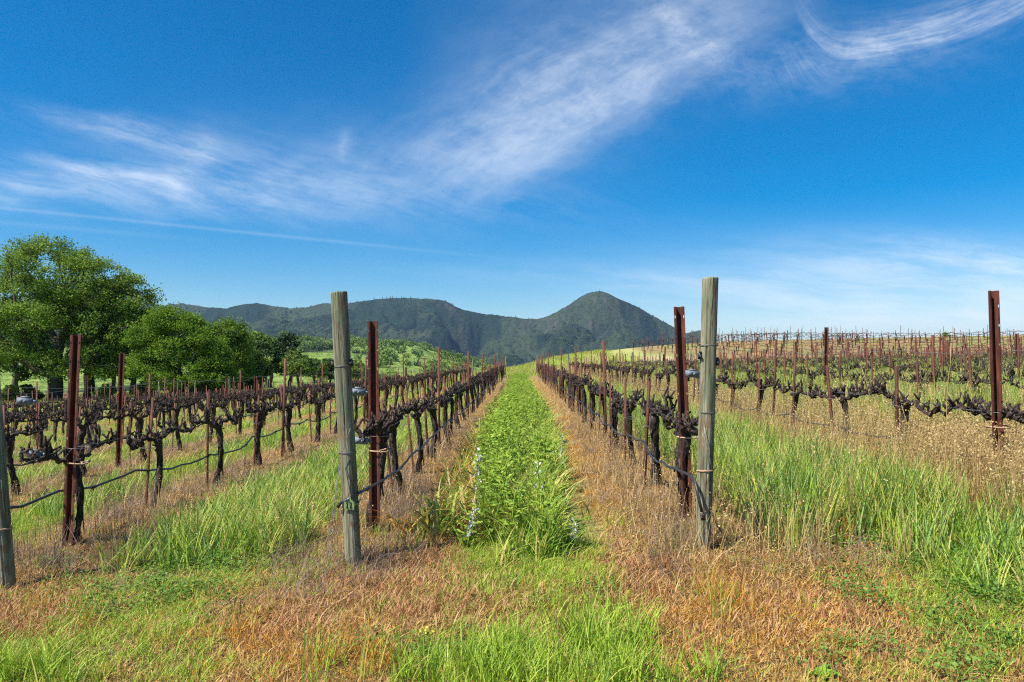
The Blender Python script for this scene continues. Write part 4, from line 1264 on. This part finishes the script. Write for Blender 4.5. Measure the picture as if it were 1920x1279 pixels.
def clump_mesh(name, mat, seed, parts, heads=0, head_mat=None):
    rs = np.random.default_rng(seed); mb = MB()
    for prm in parts:
        V, Q, r, tip = blades(rs, **prm); mb.add(V, Q, None, r)
        if heads:
            for t in tip[:heads]:
                q_ = t + rs.normal(size=(7, 3)) * [.010, .010, .04] - [0, 0, .03]
                V2, T2, r2 = leaf_cards(rs, q_, .013, droop=1.6); mb.add(V2, None, T2, .35 + r2 * .5)
    return mb.mesh(name, [mat], False, 'r')

def leafy_mesh(name, mat, seed, n, spread, hgt, size, stems=6):
    rs = np.random.default_rng(seed); mb = MB()
    P = np.stack([rs.normal(size=n) * spread, rs.normal(size=n) * spread, rs.uniform(.15, 1, n) * hgt], -1)
    P[:, 2] *= np.exp(-((P[:, 0] ** 2 + P[:, 1] ** 2) / (2 * (spread * 1.6) ** 2)))
    a = rs.normal(size=(n, 3)); a[:, 2] *= .35; a /= np.linalg.norm(a, axis=1)[:, None]
    up = rs.normal(size=(n, 3)) * .35 + [0, 0, 1]
    b = np.cross(a, up); b /= np.linalg.norm(b, axis=1)[:, None]; c = np.cross(b, a)
    L = size * rs.uniform(.6, 1.3, n)[:, None]
    o6 = [(0, 0, 0), (.3, .33, .06), (.75, .33, .08), (1.0, 0, 0), (.75, -.33, .08), (.3, -.33, .06)]
    V = np.stack([P + a * L * x + b * L * y + c * L * z for x, y, z in o6], 1)
    k = np.arange(n)[:, None] * 6
    Q = np.concatenate([k + np.array([[0, 1, 2, 3]]), k + np.array([[0, 3, 4, 5]])])
    mb.add(V.reshape(-1, 3), Q, None, np.repeat(rs.uniform(0, 1, n), 6))
    if stems:
        V, Q, r, _ = blades(rs, stems, spread, (hgt * .6, hgt), (.003, .005), (0, .5), (0, .4), 3); mb.add(V, Q, None, r * .3)
    return mb.mesh(name, [mat], False, 'r')

K = {}
K['tall'] = [clump_mesh('tall_blades', M['glaucous' if i == 3 else 'green'], 900 + i, [dict(n=13, spread=.055, L=(.32, .64), Wd=(.005, .0105), lean=(0, .2), curl=(.0, .7), segs=5), dict(n=6, spread=.07, L=(.16, .34), Wd=(.006, .011), lean=(.05, .7), curl=(.2, 1.4))]) for i in range(5)]
K['oat'] = [clump_mesh('oat_blades', M['green'], 910 + i, [dict(n=10, spread=.05, L=(.28, .55), Wd=(.008, .016), lean=(0, .3), curl=(.1, 1.3), segs=5), dict(n=5, spread=.07, L=(.15, .3), Wd=(.008, .015), lean=(.1, .8), curl=(.3, 1.6))]) for i in range(5)]
K['fresh'] = [clump_mesh('fresh_blades', M['fresh'], 920 + i, [dict(n=22, spread=.055, L=(.08, .23), Wd=(.003, .0065), lean=(0, .45), curl=(.1, 1.1))]) for i in range(5)]
K['turf'] = [clump_mesh('turf_blades', M['fresh'], 930 + i, [dict(n=30, spread=.06, L=(.03, .095), Wd=(.002, .0045), lean=(0, 1.0), curl=(.1, 1.3), segs=3)]) for i in range(5)]
K['straw'] = [clump_mesh('straw_stalks', M['straw'], 940 + i, [dict(n=7, spread=.05, L=(.32, .62), Wd=(.0022, .0042), lean=(0, .22), curl=(0, .55), segs=4), dict(n=6, spread=.06, L=(.12, .3), Wd=(.003, .006), lean=(.2, 1.0), curl=(.3, 1.6))], heads=2) for i in range(5)]
K['mat'] = [clump_mesh('dry_mat', M['mat'], 960 + i, [dict(n=60, spread=.085, L=(.015, .055), Wd=(.0025, .006), lean=(.2, 1.55), curl=(-.9, 1.9), segs=3)]) for i in range(6)]
K['red'] = [clump_mesh('red_mat', M['red'], 980 + i, [dict(n=34, spread=.08, L=(.03, .09), Wd=(.003, .006), lean=(.1, 1.3), curl=(-.4, 1.2), segs=3)]) for i in range(4)]
K['orange'] = [clump_mesh('orange_blades', M['orange'], 1000 + i, [dict(n=44, spread=.07, L=(.02, .065), Wd=(.002, .005), lean=(.1, 1.2), curl=(0, 1.2), segs=3)]) for i in range(4)]
K['weed'] = [clump_mesh('turning_blades', M[('orange', 'straw', 'green')[i]], 1020 + i, [dict(n=8, spread=.05, L=(.22, .46), Wd=(.009, .018), lean=(.05, .5), curl=(.4, 1.6), segs=5)]) for i in range(3)] + [clump_mesh('turning_blades', M['green'], 1025 + i, [dict(n=8, spread=.05, L=(.2, .4), Wd=(.008, .016), lean=(.05, .5), curl=(.4, 1.6), segs=5)]) for i in range(2)]
K['brush'] = [clump_mesh('grey_tangle', M['brush'], 1040 + i, [dict(n=46, spread=.10, L=(.08, .26), Wd=(.0015, .003), lean=(0, 1.5), curl=(-1.2, 1.8), segs=4)]) for i in range(3)]
K['clover'] = [leafy_mesh('clover', M['clover'], 1060 + i, 95, .075, .13, .017) for i in range(4)]

def bean_mesh(seed, flowers=True, H=None):
    """broad bean plant pieces: stem, leaves, flowers"""
    rs = np.random.default_rng(seed); H = H or rs.uniform(.42, .66)
    st_, lf, fl = MB(), MB(), MB()
    s = np.linspace(0, 1, 8); lx, ly = rs.normal() * .08, rs.normal() * .08
    P = np.stack([lx * s ** 1.6, ly * s ** 1.6, s * H - .02], -1)
    st_.add(*tube(P, np.linspace(.007, .004, 8), 5), a=.6)
    for i in range(15):
        t = .14 + .86 * i / 14; c = np.array([lx * t ** 1.6, ly * t ** 1.6, t * H]); az = i * 2.4 + rs.normal() * .3
        for j in range(4):
            aa = az + (.35 if j % 2 else -.35) * (1 + .3 * (j // 2)); d0 = .02 + .035 * (j // 2)
            d = np.array([math.cos(aa), math.sin(aa), rs.uniform(-.1, .7)]); d /= np.linalg.norm(d)
            nrm = np.array([-d[0] * d[2], -d[1] * d[2], 1.0]) + rs.normal(size=3) * .25
            b = np.cross(d, nrm); b /= np.linalg.norm(b); n_ = np.cross(b, d)
            L = rs.uniform(.045, .075) * (1 - .35 * t); W_ = L * .55; o_ = c + np.array([math.cos(az), math.sin(az), .3]) * d0
            o6 = [(0, 0, 0), (.35, .5, .08), (.75, .45, .10), (1.0, 0, 0), (.75, -.45, .10), (.35, -.5, .08)]
            V = np.array([o_ + d * L * x + b * W_ * y + n_ * L * z for x, y, z in o6])
            lf.add(V, [(0, 1, 2, 3), (0, 3, 4, 5)], None, rs.uniform())
        if flowers and .3 < t < .92 and rs.uniform() < .8:
            for _ in range(3):
                q_ = c + np.array([math.cos(az), math.sin(az), 0]) * .022 + rs.normal(size=3) * .010
                V, T, r = leaf_cards(rs, np.repeat(q_[None], 4, 0), .024, droop=-.4); fl.add(V, None, T, r)
    return st_, lf, fl
K['bean'] = []
for i in range(6):
    a_, b_, c_ = bean_mesh(1080 + i, flowers=i < 0)
    V = [np.concatenate(x_.V) for x_ in ((a_, b_, c_) if i < 0 else (a_, b_))]
    nq = [len(a_.Q[0])]; mb = MB()
    mats = []
    off = 0
    vv, qq, tt, rr2, mq, mt_ = [], [], [], [], [], []
    for mi, g_ in enumerate((a_, b_, c_)):
        if not g_.V: continue
        vv.append(np.concatenate(g_.V)); rr2.append(np.concatenate(g_.A))
        if g_.Q: q_ = np.concatenate(g_.Q) + off; qq.append(q_); mq += [0 if mi < 2 else 1] * len(q_)
        if g_.T: t_ = np.concatenate(g_.T) + off; tt.append(t_); mt_ += [0 if mi < 2 else 1] * len(t_)
        off += len(vv[-1])
    K['bean'].append(mk('bean', np.concatenate(vv), np.concatenate(qq), np.concatenate(tt), [M['fava'], M['petal']], {'r': np.concatenate(rr2)}, False, mq + mt_))

GR = np.random.default_rng(77)
def cand(n, y0, y1, power, umax=.77, ulo=None):
    """random ground points in the field of view, thinning with distance as Y**-power"""
    if ulo is None: n = int(n * 1.22)
    t = GR.uniform(0, 1, n); e = 2 - power
    Y = (y0 ** e + t * (y1 ** e - y0 ** e)) ** (1 / e) if abs(e) > 1e-6 else y0 * (y1 / y0) ** t
    u = GR.uniform(-1, 1, n) * (umax + 1.1 / Y) if ulo is None else GR.uniform(ulo, umax, n)
    return u * Y, Y

def patch(PX, PY, lst):
    w = np.zeros(len(PX))
    for (cx, cy, rx, ry, a) in lst: w = np.maximum(w, a * np.exp(-(((PX - cx) / rx) ** 2 + ((PY - cy) / ry) ** 2)))
    return w

def sow(name, key, X, Y, prob, smin, smax, label, grow=22.0, zs=None, cat=None, sink=.01):
    keep = GR.uniform(size=len(X)) < prob
    X, Y = X[keep], Y[keep]; n = len(X)
    if n == 0: return
    s = GR.uniform(smin, smax, n); wide = 1 + Y / grow * .8
    sz = s if zs is None else s * zs[keep]
    scatter(name, np.column_stack([X, Y, gz(X, Y) - sink]), GR.uniform(0, 6.28, n), np.column_stack([s * wide, s * wide, sz]), GR.integers(0, len(K[key]), n), K[key],
            tilt=GR.normal(size=(n, 2)) * .06, kind='stuff', label=label, category=cat or 'grass')
    print(name, n)

def noisy(X, Y, sc=1.3, seed=5): return fbm(X * sc, Y * sc, seed, 3)

# --- dry mat over the headland and under the vines
X, Y = cand(34000, 2.7, 40, 1.5)
PX, PY = project(X, Y, gz(X, Y))
rd = rowdist(X); under = 1 - sm(.5, .85, rd)
head = 1 - sm(5.0, 5.8, Y)
prob = np.clip(head * .95 + (1 - head) * (under * .9 + np.where(X < -3, .5, .15)), 0, 1)
prob *= 1 - .9 * patch(PX, PY, [(1010, 1250, 230, 70, 1), (100, 1235, 240, 50, .8), (260, 1140, 150, 60, .8), (520, 1055, 110, 30, .6), (950, 1110, 90, 40, .4), (1800, 1100, 170, 80, .6)])
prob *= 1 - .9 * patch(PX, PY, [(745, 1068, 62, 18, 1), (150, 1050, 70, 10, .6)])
sow('dry_thatch', 'mat', X, Y, prob, .8, 1.35, 'matted dry tan weeds on the headland and under the vines')
# --- reddish drying weeds
X, Y = cand(14000, 2.7, 9, 1.2); PX, PY = project(X, Y, gz(X, Y))
w = patch(PX, PY, [(800, 1095, 170, 60, 1), (60, 1145, 120, 45, .95), (1230, 1100, 110, 55, .7), (560, 1180, 130, 50, .45), (1500, 1150, 200, 60, .35)])
sow('red_weeds', 'red', X, Y, w * (.4 + .9 * noisy(X, Y, 3, 8)), .8, 1.4, 'low reddish brown dying weeds on the headland')
# --- orange sprayed grass
X, Y = cand(26000, 2.7, 50, 1.4); PX, PY = project(X, Y, gz(X, Y))
w = patch(PX, PY, [(1400, 1190, 190, 80, 1.2), (1560, 1150, 160, 60, .8), (500, 1215, 150, 70, 1), (640, 1250, 70, 50, 1), (355, 960, 70, 26, 1), (260, 1010, 60, 22, .6), (1180, 1120, 90, 50, .5), (1540, 1010, 60, 30, .6)])
w = np.maximum(w, (1 - sm(.25, .5, np.abs(X - .92))) * sm(6, 9, Y) * .8)
w = np.maximum(w, (1 - sm(.2, .45, np.abs(X + .85))) * sm(7, 11, Y) * .5)
sow('orange_grass', 'orange', X, Y, w * (.25 + 1.1 * noisy(X, Y, 2.2, 9)), .8, 1.35, 'orange sprayed-off grass in patches')
# --- short turf over the headland and in the alleys
X, Y = cand(60000, 2.6, 58, 1.45); PX, PY = project(X, Y, gz(X, Y)); rd = rowdist(X)
w = patch(PX, PY, [(970, 1110, 150, 60, .85), (900, 1215, 110, 40, .6), (120, 1230, 260, 60, 1.0), (250, 1160, 160, 60, 1.0), (420, 1090, 110, 35, .9), (520, 1055, 120, 32, .8), (180, 1240, 150, 40, .5), (1760, 1120, 90, 50, .4), (1870, 1120, 150, 110, 1.0), (1560, 1268, 340, 22, .4), (330, 1265, 140, 40, .65), (560, 1050, 120, 40, .5), (1100, 1165, 80, 40, .25)])
w = np.maximum(w, .07) * (1 - .85 * patch(PX, PY, [(1400, 1180, 190, 80, 1), (560, 1190, 160, 60, .9), (800, 1100, 120, 50, .8)]))
al = sm(.55, .95, rd) * sm(5.6, 7.2, Y) * (X < -1.8) * .8
al = np.maximum(al, sm(.5, .9, rd) * sm(8, 14, Y) * (X > 1.8) * .8)
zs = np.where(Y > 6, 2.2, 1.0)
sow('short_green_grass', 'turf', X, Y, np.maximum(w * (.55 + .9 * noisy(X, Y, 2.0, 22)) * (Y < 6.5), al * np.clip(2.6 * noisy(X, Y, .7, 12) - .75, .08, 1)), .8, 1.3, 'short green turf in the alleys and on the headland', zs=zs)
X, Y = cand(9000, 2.6, 6, 1.0); PX, PY = project(X, Y, gz(X, Y))
w = patch(PX, PY, [(1010, 1272, 190, 48, 1.0), (1130, 1225, 100, 48, .9), (30, 1275, 110, 24, .8), (1290, 1275, 80, 20, .5)])
sow('fresh_grass_tuft', 'fresh', X, Y, w * .8, .8, 1.25, 'bright fresh grass at the bottom middle of the headland')
# --- tall cereal grass in the alleys
X, Y = cand(38000, 3.9, 50, 1.4); PX, PY = project(X, Y, gz(X, Y))
nz = (noisy(X, Y, 1.5, 14) - .5)
right = sm(1.75, 2.05, X + nz * .5) * (1 - sm(3.15, 3.55, X + nz * .5)) * sm(5.3, 5.9, Y + nz)
right = np.maximum(right, sm(2.4, 2.8, X) * (1 - sm(3.6, 4.1, X)) * sm(3.8, 4.5, Y + nz) * (1 - sm(5.5, 6.0, Y)) * .5)
left = (1 - sm(-1.95, -1.65, X + nz * .4)) * sm(-3.15, -2.8, X + nz * .4) * sm(5.3, 6.0, Y + nz) * .8
rest_ = sm(.6, 1.0, rowdist(X)) * (X > 4.5) * sm(7, 9, Y) * .45 + sm(.6, 1.0, rowdist(X)) * (X < -3.5) * sm(7, 9, Y) * .22
zs = np.where(X > 1.2, np.where(Y < 5.6, .45 + .4 * sm(4.2, 5.6, Y), .88), .60) * np.where((np.abs(X) > 5.2), .85, 1.0)
sow('tall_green_grass', 'tall', X, Y, np.clip(np.maximum(np.maximum(right, left), rest_), 0, 1), .85, 1.2, 'tall green cereal grass standing in the alleys', zs=zs, grow=30)
# --- dry oats on the hill side
X, Y = cand(34000, 4.2, 55, 1.4); nz = (noisy(X, Y, 1.5, 15) - .5); PX, PY = project(X, Y, gz(X, Y))
w = sm(.75, 1.05, X + nz * .4) * (1 - sm(1.85, 2.15, X + nz * .4)) * sm(4.75, 5.3, Y + nz * .6) * np.where(Y < 8, .30, .34)
w = np.maximum(w, sm(3.2, 3.6, X + nz * .5) * (1 - sm(5.0, 5.6, X)) * sm(4.9, 5.4, Y) * 1.0)
w = np.maximum(w, (X > 4.4) * sm(5.5, 7, Y) * np.clip(.25 + .5 * (1 - sm(.4, .9, rowdist(X))) + 1.2 * (noisy(X, Y, .5, 33) - .5), .05, .8))
w = np.maximum(w, (X < -.7) * (1 - sm(.3, .7, rowdist(X))) * sm(6, 7, Y) * .16)
w = np.maximum(w, .16 * sm(1.75, 2.05, X) * (1 - sm(3.15, 3.55, X)) * sm(5.3, 5.9, Y))
w = np.maximum(w, .18 * (X < -1.7) * (X > -3.2) * sm(5.5, 6.2, Y))
w = np.maximum(w, patch(PX, PY, [(1440, 1035, 130, 30, .55), (1600, 1060, 100, 30, .3), (690, 990, 60, 40, .3)]))
zs = np.where(X < 0, .5, np.where(Y > 9, .98, 1.0)) * np.where((X < 2.3) & (X > 0), .70, 1.12)
sow('dry_oats', 'straw', X, Y, w, .8, 1.2, 'tall dry straw coloured wild oats around the hill side posts', zs=zs, grow=26)
# --- rank growth that hides the lower vines on the hill side
X, Y = cand(30000, 7.5, 58, 1.0, .77, .06); rd = rowdist(X); nz = noisy(X, Y, .45, 61)
inr = sm(4.2, 5.0, X) * (front_dist(X, Y) < -6)
sow('rank_grass', 'tall', X, Y, .6 * inr * np.clip(1.8 * nz - .25, .15, 1) * np.where(X > 5.2, 1, .6), .95, 1.35, 'rank green grass growing up through the hill side rows', grow=45, zs=np.where(X > 5.2, 1.32, 1.0))
X, Y = cand(20000, 7.5, 58, 1.0, .77, .06); nz = noisy(X, Y, .45, 71)
inr = sm(3.6, 4.4, X) * (front_dist(X, Y) < -6)
sow('rank_oats', 'straw', X, Y, inr * np.clip(1.7 * nz - .35, .05, .9), .95, 1.3, 'pale seeding oats mixed through the hill side rows', grow=35, zs=np.where(X > 5.2, 1.3, 1.1))
X, Y = cand(7000, 10, 58, 1.0, .77, .06); nz = noisy(X, Y, .35, 73)
inr = sm(4.6, 5.4, X) * (front_dist(X, Y) < -6)
sow('hillside_beans', 'bean', X, Y, inr * sm(.5, .62, nz) * .8, .8, 1.15, 'patches of flowering beans between the hill side rows', grow=40, cat='cover crop')
X, Y = cand(3000, 4.9, 8.5, .6, .82, .50); nz = noisy(X, Y, 1.5, 81) - .5
sow('tall_oats', 'straw', X, Y, sm(3.25, 3.7, X + nz * .4) * (1 - sm(5.2, 5.8, X)) * sm(4.9, 5.3, Y + nz) * .9, .95, 1.3, 'tall tan dry oats round the channel post at the hill side picture edge')
# --- loose straw litter and a yellow tuft on the headland
K['litter'] = [clump_mesh('straw_litter', M['straw'], 1300 + i, [dict(n=4, spread=.10, L=(.07, .26), Wd=(.003, .007), lean=(1.2, 1.55), curl=(-.2, .35), segs=3, z0=.03)]) for i in range(5)]
X, Y = cand(5200, 2.7, 12, 1.1)
sow('straw_litter', 'litter', X, Y, .22 * (1 - sm(6, 9, Y)) + .05, .45, .95, 'loose pale straw lying over the headland', cat='straw')
K['tuft'] = [clump_mesh('yellow_tuft', M['orange' if i else 'green'], 1320 + i, [dict(n=20, spread=.06, L=(.12, .30), Wd=(.0025, .005), lean=(0, .35), curl=(0, .7), segs=4)]) for i in range(3)]
X, Y = cand(6000, 2.7, 7, 1.0); PX, PY = project(X, Y, gz(X, Y))
sow('yellow_tuft', 'tuft', X, Y, patch(PX, PY, [(640, 1265, 65, 34, .4), (355, 962, 60, 20, .7), (1530, 1010, 50, 24, .6), (1350, 1140, 60, 20, .15), (250, 1200, 200, 60, .06)]), .7, 1.2, 'yellow and orange grass tufts on the headland')
# --- turning broad blades at the edge of the bean strip
X, Y = cand(9000, 4.8, 20, 1.3); nz = noisy(X, Y, 2, 16) - .5
w = (1 - sm(.14, .32, np.abs(X + .56 + nz * .2))) * sm(5.5, 6.0, Y) * (1 - sm(10, 18, Y) * .6)
w = np.maximum(w, (1 - sm(.06, .2, np.abs(X - .48))) * sm(5.6, 6.0, Y) * .2)
sow('turning_grass', 'weed', X, Y, w, .8, 1.2, 'yellow and orange turning broad grass blades beside the bean strip')
# --- grey brush at post feet
X, Y = cand(9000, 3.5, 16, 1.2); PX, PY = project(X, Y, gz(X, Y))
w = patch(PX, PY, [(610, 1075, 75, 40, 1), (745, 930, 50, 60, .8), (640, 1040, 40, 30, .7), (60, 1065, 110, 30, .9), (1250, 1000, 70, 60, .5), (560, 1110, 60, 22, .4), (190, 1030, 80, 22, .7), (1180, 900, 50, 50, .5), (720, 1050, 60, 30, .8), (380, 915, 90, 12, .6), (240, 930, 120, 16, .5), (1490, 1030, 120, 35, .4)])
w = np.maximum(w, (1 - sm(.2, .6, rowdist(X))) * sm(6, 7, Y) * .30)
sow('grey_brush', 'brush', X, Y, w, .8, 1.4, 'grey tangled dead vetch at the post feet', cat='brush')
# --- clover patches
X, Y = cand(12000, 2.7, 9, 1.0); PX, PY = project(X, Y, gz(X, Y))
w = patch(PX, PY, [(290, 1105, 120, 40, 1), (420, 1062, 90, 30, .9), (1850, 1165, 110, 75, 1), (1710, 1075, 120, 40, .8), (1560, 1235, 170, 20, .4), (1690, 1200, 80, 30, .3), (800, 1240, 120, 40, .35), (960, 1085, 100, 40, .3), (200, 1150, 60, 40, .5)])
sow('clover_patch', 'clover', X, Y, w * .28 * (.3 + 1.2 * noisy(X, Y, 2.5, 51)), .7, 1.2, 'low leafy green clover patches on the headland', cat='clover')
# --- the bean and oat strip between the two centre rows
X, Y = cand(60000, 4.9, 58, 1.25, .14, -.14); nz = noisy(X, Y, 2.2, 18) - .5
hw = .20 + .20 * sm(5.8, 12, Y)
ins = sm(-.14, .02, X + .02 + hw + nz * .3) * (1 - sm(-.02, .14, X - .02 - hw + nz * .3)) * sm(5.1, 6.2, Y + nz * 2.2)
mixn = sm(.42, .60, fbm(X * 1.7 + 4, Y * .8, 44, 3))
wb = ins * np.clip(np.where(X < -.15, .55, .06) + .12 * mixn + .30 * sm(9, 16, Y), 0, 1) * .24
wt = ins * np.clip(.9 - .2 * mixn, 0, 1) * .70
far_ = (1 - .35 * sm(10, 30, Y)) * (.78 + .22 * sm(5.3, 7.0, Y + nz * 1.5))
sow('bean_cover_crop', 'bean', X, Y, wb, .65, 1.05, 'grey green flowering broad beans sown down the middle strip', zs=far_, grow=60, cat='cover crop')
sow('strip_oats', 'oat', X, Y, wt, .7, 1.1, 'bright green oats growing among beans in the middle strip', zs=far_ * .92, grow=50)
X, Y = cand(3500, 4.7, 8, 1.0, .14, -.14); w = sm(-.6, -.3, X) * (1 - sm(.4, .7, X)) * (1 - sm(5.6, 6.4, Y)) * .4
sow('strip_edge_grass', 'turf', X, Y, w, .8, 1.3, 'short grass at the near end of the bean strip')
# --- meadow tufts beyond the rows
K['far_tuft'] = [clump_mesh('meadow_tuft', M['fresh'], 1200 + i, [dict(n=18, spread=.35, L=(.15, .32), Wd=(.012, .03), lean=(0, .6), curl=(.1, 1.0), segs=2)]) for i in range(3)] + [clump_mesh('meadow_tuft', M['straw'], 1210 + i, [dict(n=14, spread=.35, L=(.15, .35), Wd=(.01, .025), lean=(0, .6), curl=(.1, 1.0), segs=2)]) for i in range(2)]
X, Y = cand(30000, 54, 98, 1.0, .72, -.72)
fd = front_dist(X, Y)
w = np.where((fd > -3) & (X > 10), 0, np.where((fd > -7) & (X > 10), .10, .75)) * np.where(Y < 60, .7, 1)
sow('meadow_grass', 'far_tuft', X, Y, w, .8, 1.4, 'soft green meadow grass on the hill beyond the rows', grow=1e6)

# ------------------------------------------------------------------ individual plants
def bean_plant(pxx, pyy, seed, H, label):
    a_, b_, c_ = bean_mesh(seed, True, H)
    p0 = gp(pxx, pyy)
    e = obj('bean_plant', None, loc=p0, rot=(0, 0, seed), label=label, category='plant', group='flowering beans at the strip edge')
    obj('stem', a_.mesh('stem', [M['fava']], True, 'r'), e); obj('foliage', b_.mesh('foliage', [M['fava']], False, 'r'), e)
    obj('blossom', c_.mesh('blossom', [M['petal']], False, 'r'), e)
bean_plant(893, 985, 2001, .66, 'tall broad bean with a thick white flower spike at the oak side of the strip')
bean_plant(905, 945, 2002, .62, 'broad bean with white blossom just behind the thickest flower spike')
bean_plant(1012, 985, 2003, .58, 'broad bean with white blossom in the middle of the strip')
bean_plant(1072, 1032, 2004, .22, 'short lone bean with white flowers at the hill side front of the strip')
bean_plant(1050, 905, 2005, .60, 'bean plant standing up at the hill side edge of the strip')
bean_plant(876, 1030, 2006, .30, 'small bean with a white flower at the front corner of the strip')
bean_plant(960, 905, 2007, .60, 'white flowering bean farther back in the strip centre')

def broad_weed(pxx, pyy, seed, n, L, mat, label, name='broadleaf_weed', flower=None):
    rs = np.random.default_rng(seed); p0 = gp(pxx, pyy)
    e = obj(name, None, loc=p0, label=label, category='plant')
    for i in range(n):
        az = i * 2.4 + rs.normal() * .2; l_ = L * rs.uniform(.6, 1.1); w_ = l_ * .32
        s = np.linspace(0, 1, 6); elev = rs.uniform(.5, 1.0)
        rr = l_ * s; zz = l_ * (elev * s - .55 * s ** 2)
        wv = w_ * np.sin(np.pi * np.clip(s * .9 + .08, 0, 1)) ** .8 * (1 + .25 * np.sin(s * 19))
        c, s2 = math.cos(az), math.sin(az)
        Lf = np.stack([c * rr - s2 * wv, s2 * rr + c * wv, zz + wv * .3], -1); Rt = np.stack([c * rr + s2 * wv, s2 * rr - c * wv, zz + wv * .3], -1); Cn = np.stack([c * rr, s2 * rr, zz], -1)
        V = np.concatenate([Lf, Cn, Rt]); j = np.arange(5)
        Q = np.concatenate([np.stack([j, j + 1, j + 7, j + 6], -1), np.stack([j + 6, j + 7, j + 13, j + 12], -1)])
        obj('leaf', MB().add(V, Q, None, rs.uniform()).mesh('leaf', [M[mat]], True, 'r'), e)
    if flower:
        for i in range(flower):
            b = np.array([rs.normal() * .05, rs.normal() * .05, rs.uniform(.06, .10)])
            mb = MB().add(*tube(np.array([(0, 0, 0), b * .6, b]), .002, 4), a=.5)
            obj('flower_stem', mb.mesh('flower_stem', [M['clover']], False, 'r'), e)
            V, T, r = leaf_cards(rs, np.repeat(b[None], 12, 0) + rs.normal(size=(12, 3)) * .006, .017, droop=-1)
            obj('blossom', MB().add(V, None, T, r).mesh('blossom', [M['yellow']], False, 'r'), e)
broad_weed(798, 1078, 1, 9, .10, 'fava', 'dark broad leaved weed in the shaded soil before the tagged post row')
broad_weed(825, 1066, 2, 7, .08, 'fava', 'smaller grey green broad leaved weed beside the shaded soil')
broad_weed(797, 1222, 3, 8, .06, 'clover', 'yellow flowering weed low on the headland grass', flower=4)
broad_weed(1545, 1272, 4, 9, .07, 'fresh', 'pale green rosette weed at the bottom picture edge')

def dry_stalk(pxx, pyy, tx, ty, Y, seed, label):
    rs = np.random.default_rng(seed); a = at(pxx, pyy, Y); a.z = g1(a.x, Y); b = at(tx, ty, Y)
    P = sagged(a, b, 12, 0, .004, seed)
    obj('dry_stalk', MB().add(*tube(P, np.linspace(.0045, .002, 12), 5), a=.6).mesh('dry_stalk', [M['straw']], True, 'r'), label=label, category='stalk', group='long dry stalks')
dry_stalk(1766, 900, 1781, 650, 6.0, 1, 'long straight dry stalk beside the channel post against the hill')
dry_stalk(1700, 760, 1615, 690, 6.4, 2, 'pale dry stalk bending over the second hill side row')
dry_stalk(1760, 900, 1690, 760, 6.1, 3, 'bent dry stalk in the oats of the second hill side row')
dry_stalk(1530, 880, 1512, 690, 6.8, 4, 'thin dry stalk standing over the tall green grass')
P = np.array([tuple(gp(x_, y_) + Vector((0, 0, h_))) for x_, y_, h_ in ((935, 1052, .03), (965, 1046, .06), (995, 1038, .07), (1010, 1040, .05), (1030, 1036, .03))])
fb = obj('fallen_branch', MB().add(*tube(P, [.014, .012, .010, .008, .004], 7, np.random.default_rng(3), .2, .2)).mesh('fallen_branch', [M['bark']], True), label='dark fallen vine cutting at the near end of the bean strip', category='branch')
obj('twig', MB().add(*tube(np.array([P[2], P[2] + [.05, -.03, .06], P[2] + [.09, -.05, .12]]), [.006, .005, .002], 5)).mesh('twig', [M['bark']], True), fb)
P = np.array([tuple(gp(x_, y_) + Vector((0, 0, h_))) for x_, y_, h_ in ((1050, 1055, .02), (1070, 1048, .05), (1085, 1042, .06), (1100, 1040, .04))])
obj('fallen_branch', MB().add(*tube(P, [.006, .006, .005, .003], 6, np.random.default_rng(4), .2, .2)).mesh('fallen_branch', [M['brush']], True, 'r'), label='thin pale fallen twig right of the fallen vine cutting', category='branch')

# ------------------------------------------------------------------ haze
hm = bpy.data.materials.new('haze_air'); hm.use_nodes = True
hn = hm.node_tree; hn.nodes.clear()
pv = hn.nodes.new('ShaderNodeVolumePrincipled')
pv.inputs['Color'].default_value = (.40, .62, 1.0, 1); pv.inputs['Density'].default_value = 0.000042
pv.inputs['Anisotropy'].default_value = 0.2
ho = hn.nodes.new('ShaderNodeOutputMaterial'); hn.links.new(pv.outputs[0], ho.inputs['Volume'])
bv, bq = box(-9500, 9500, -800, 9500, -60, 470)
obj('haze', mk('haze', bv, bq, None, [hm]), kind='stuff', label='thin blue summer haze in the air')
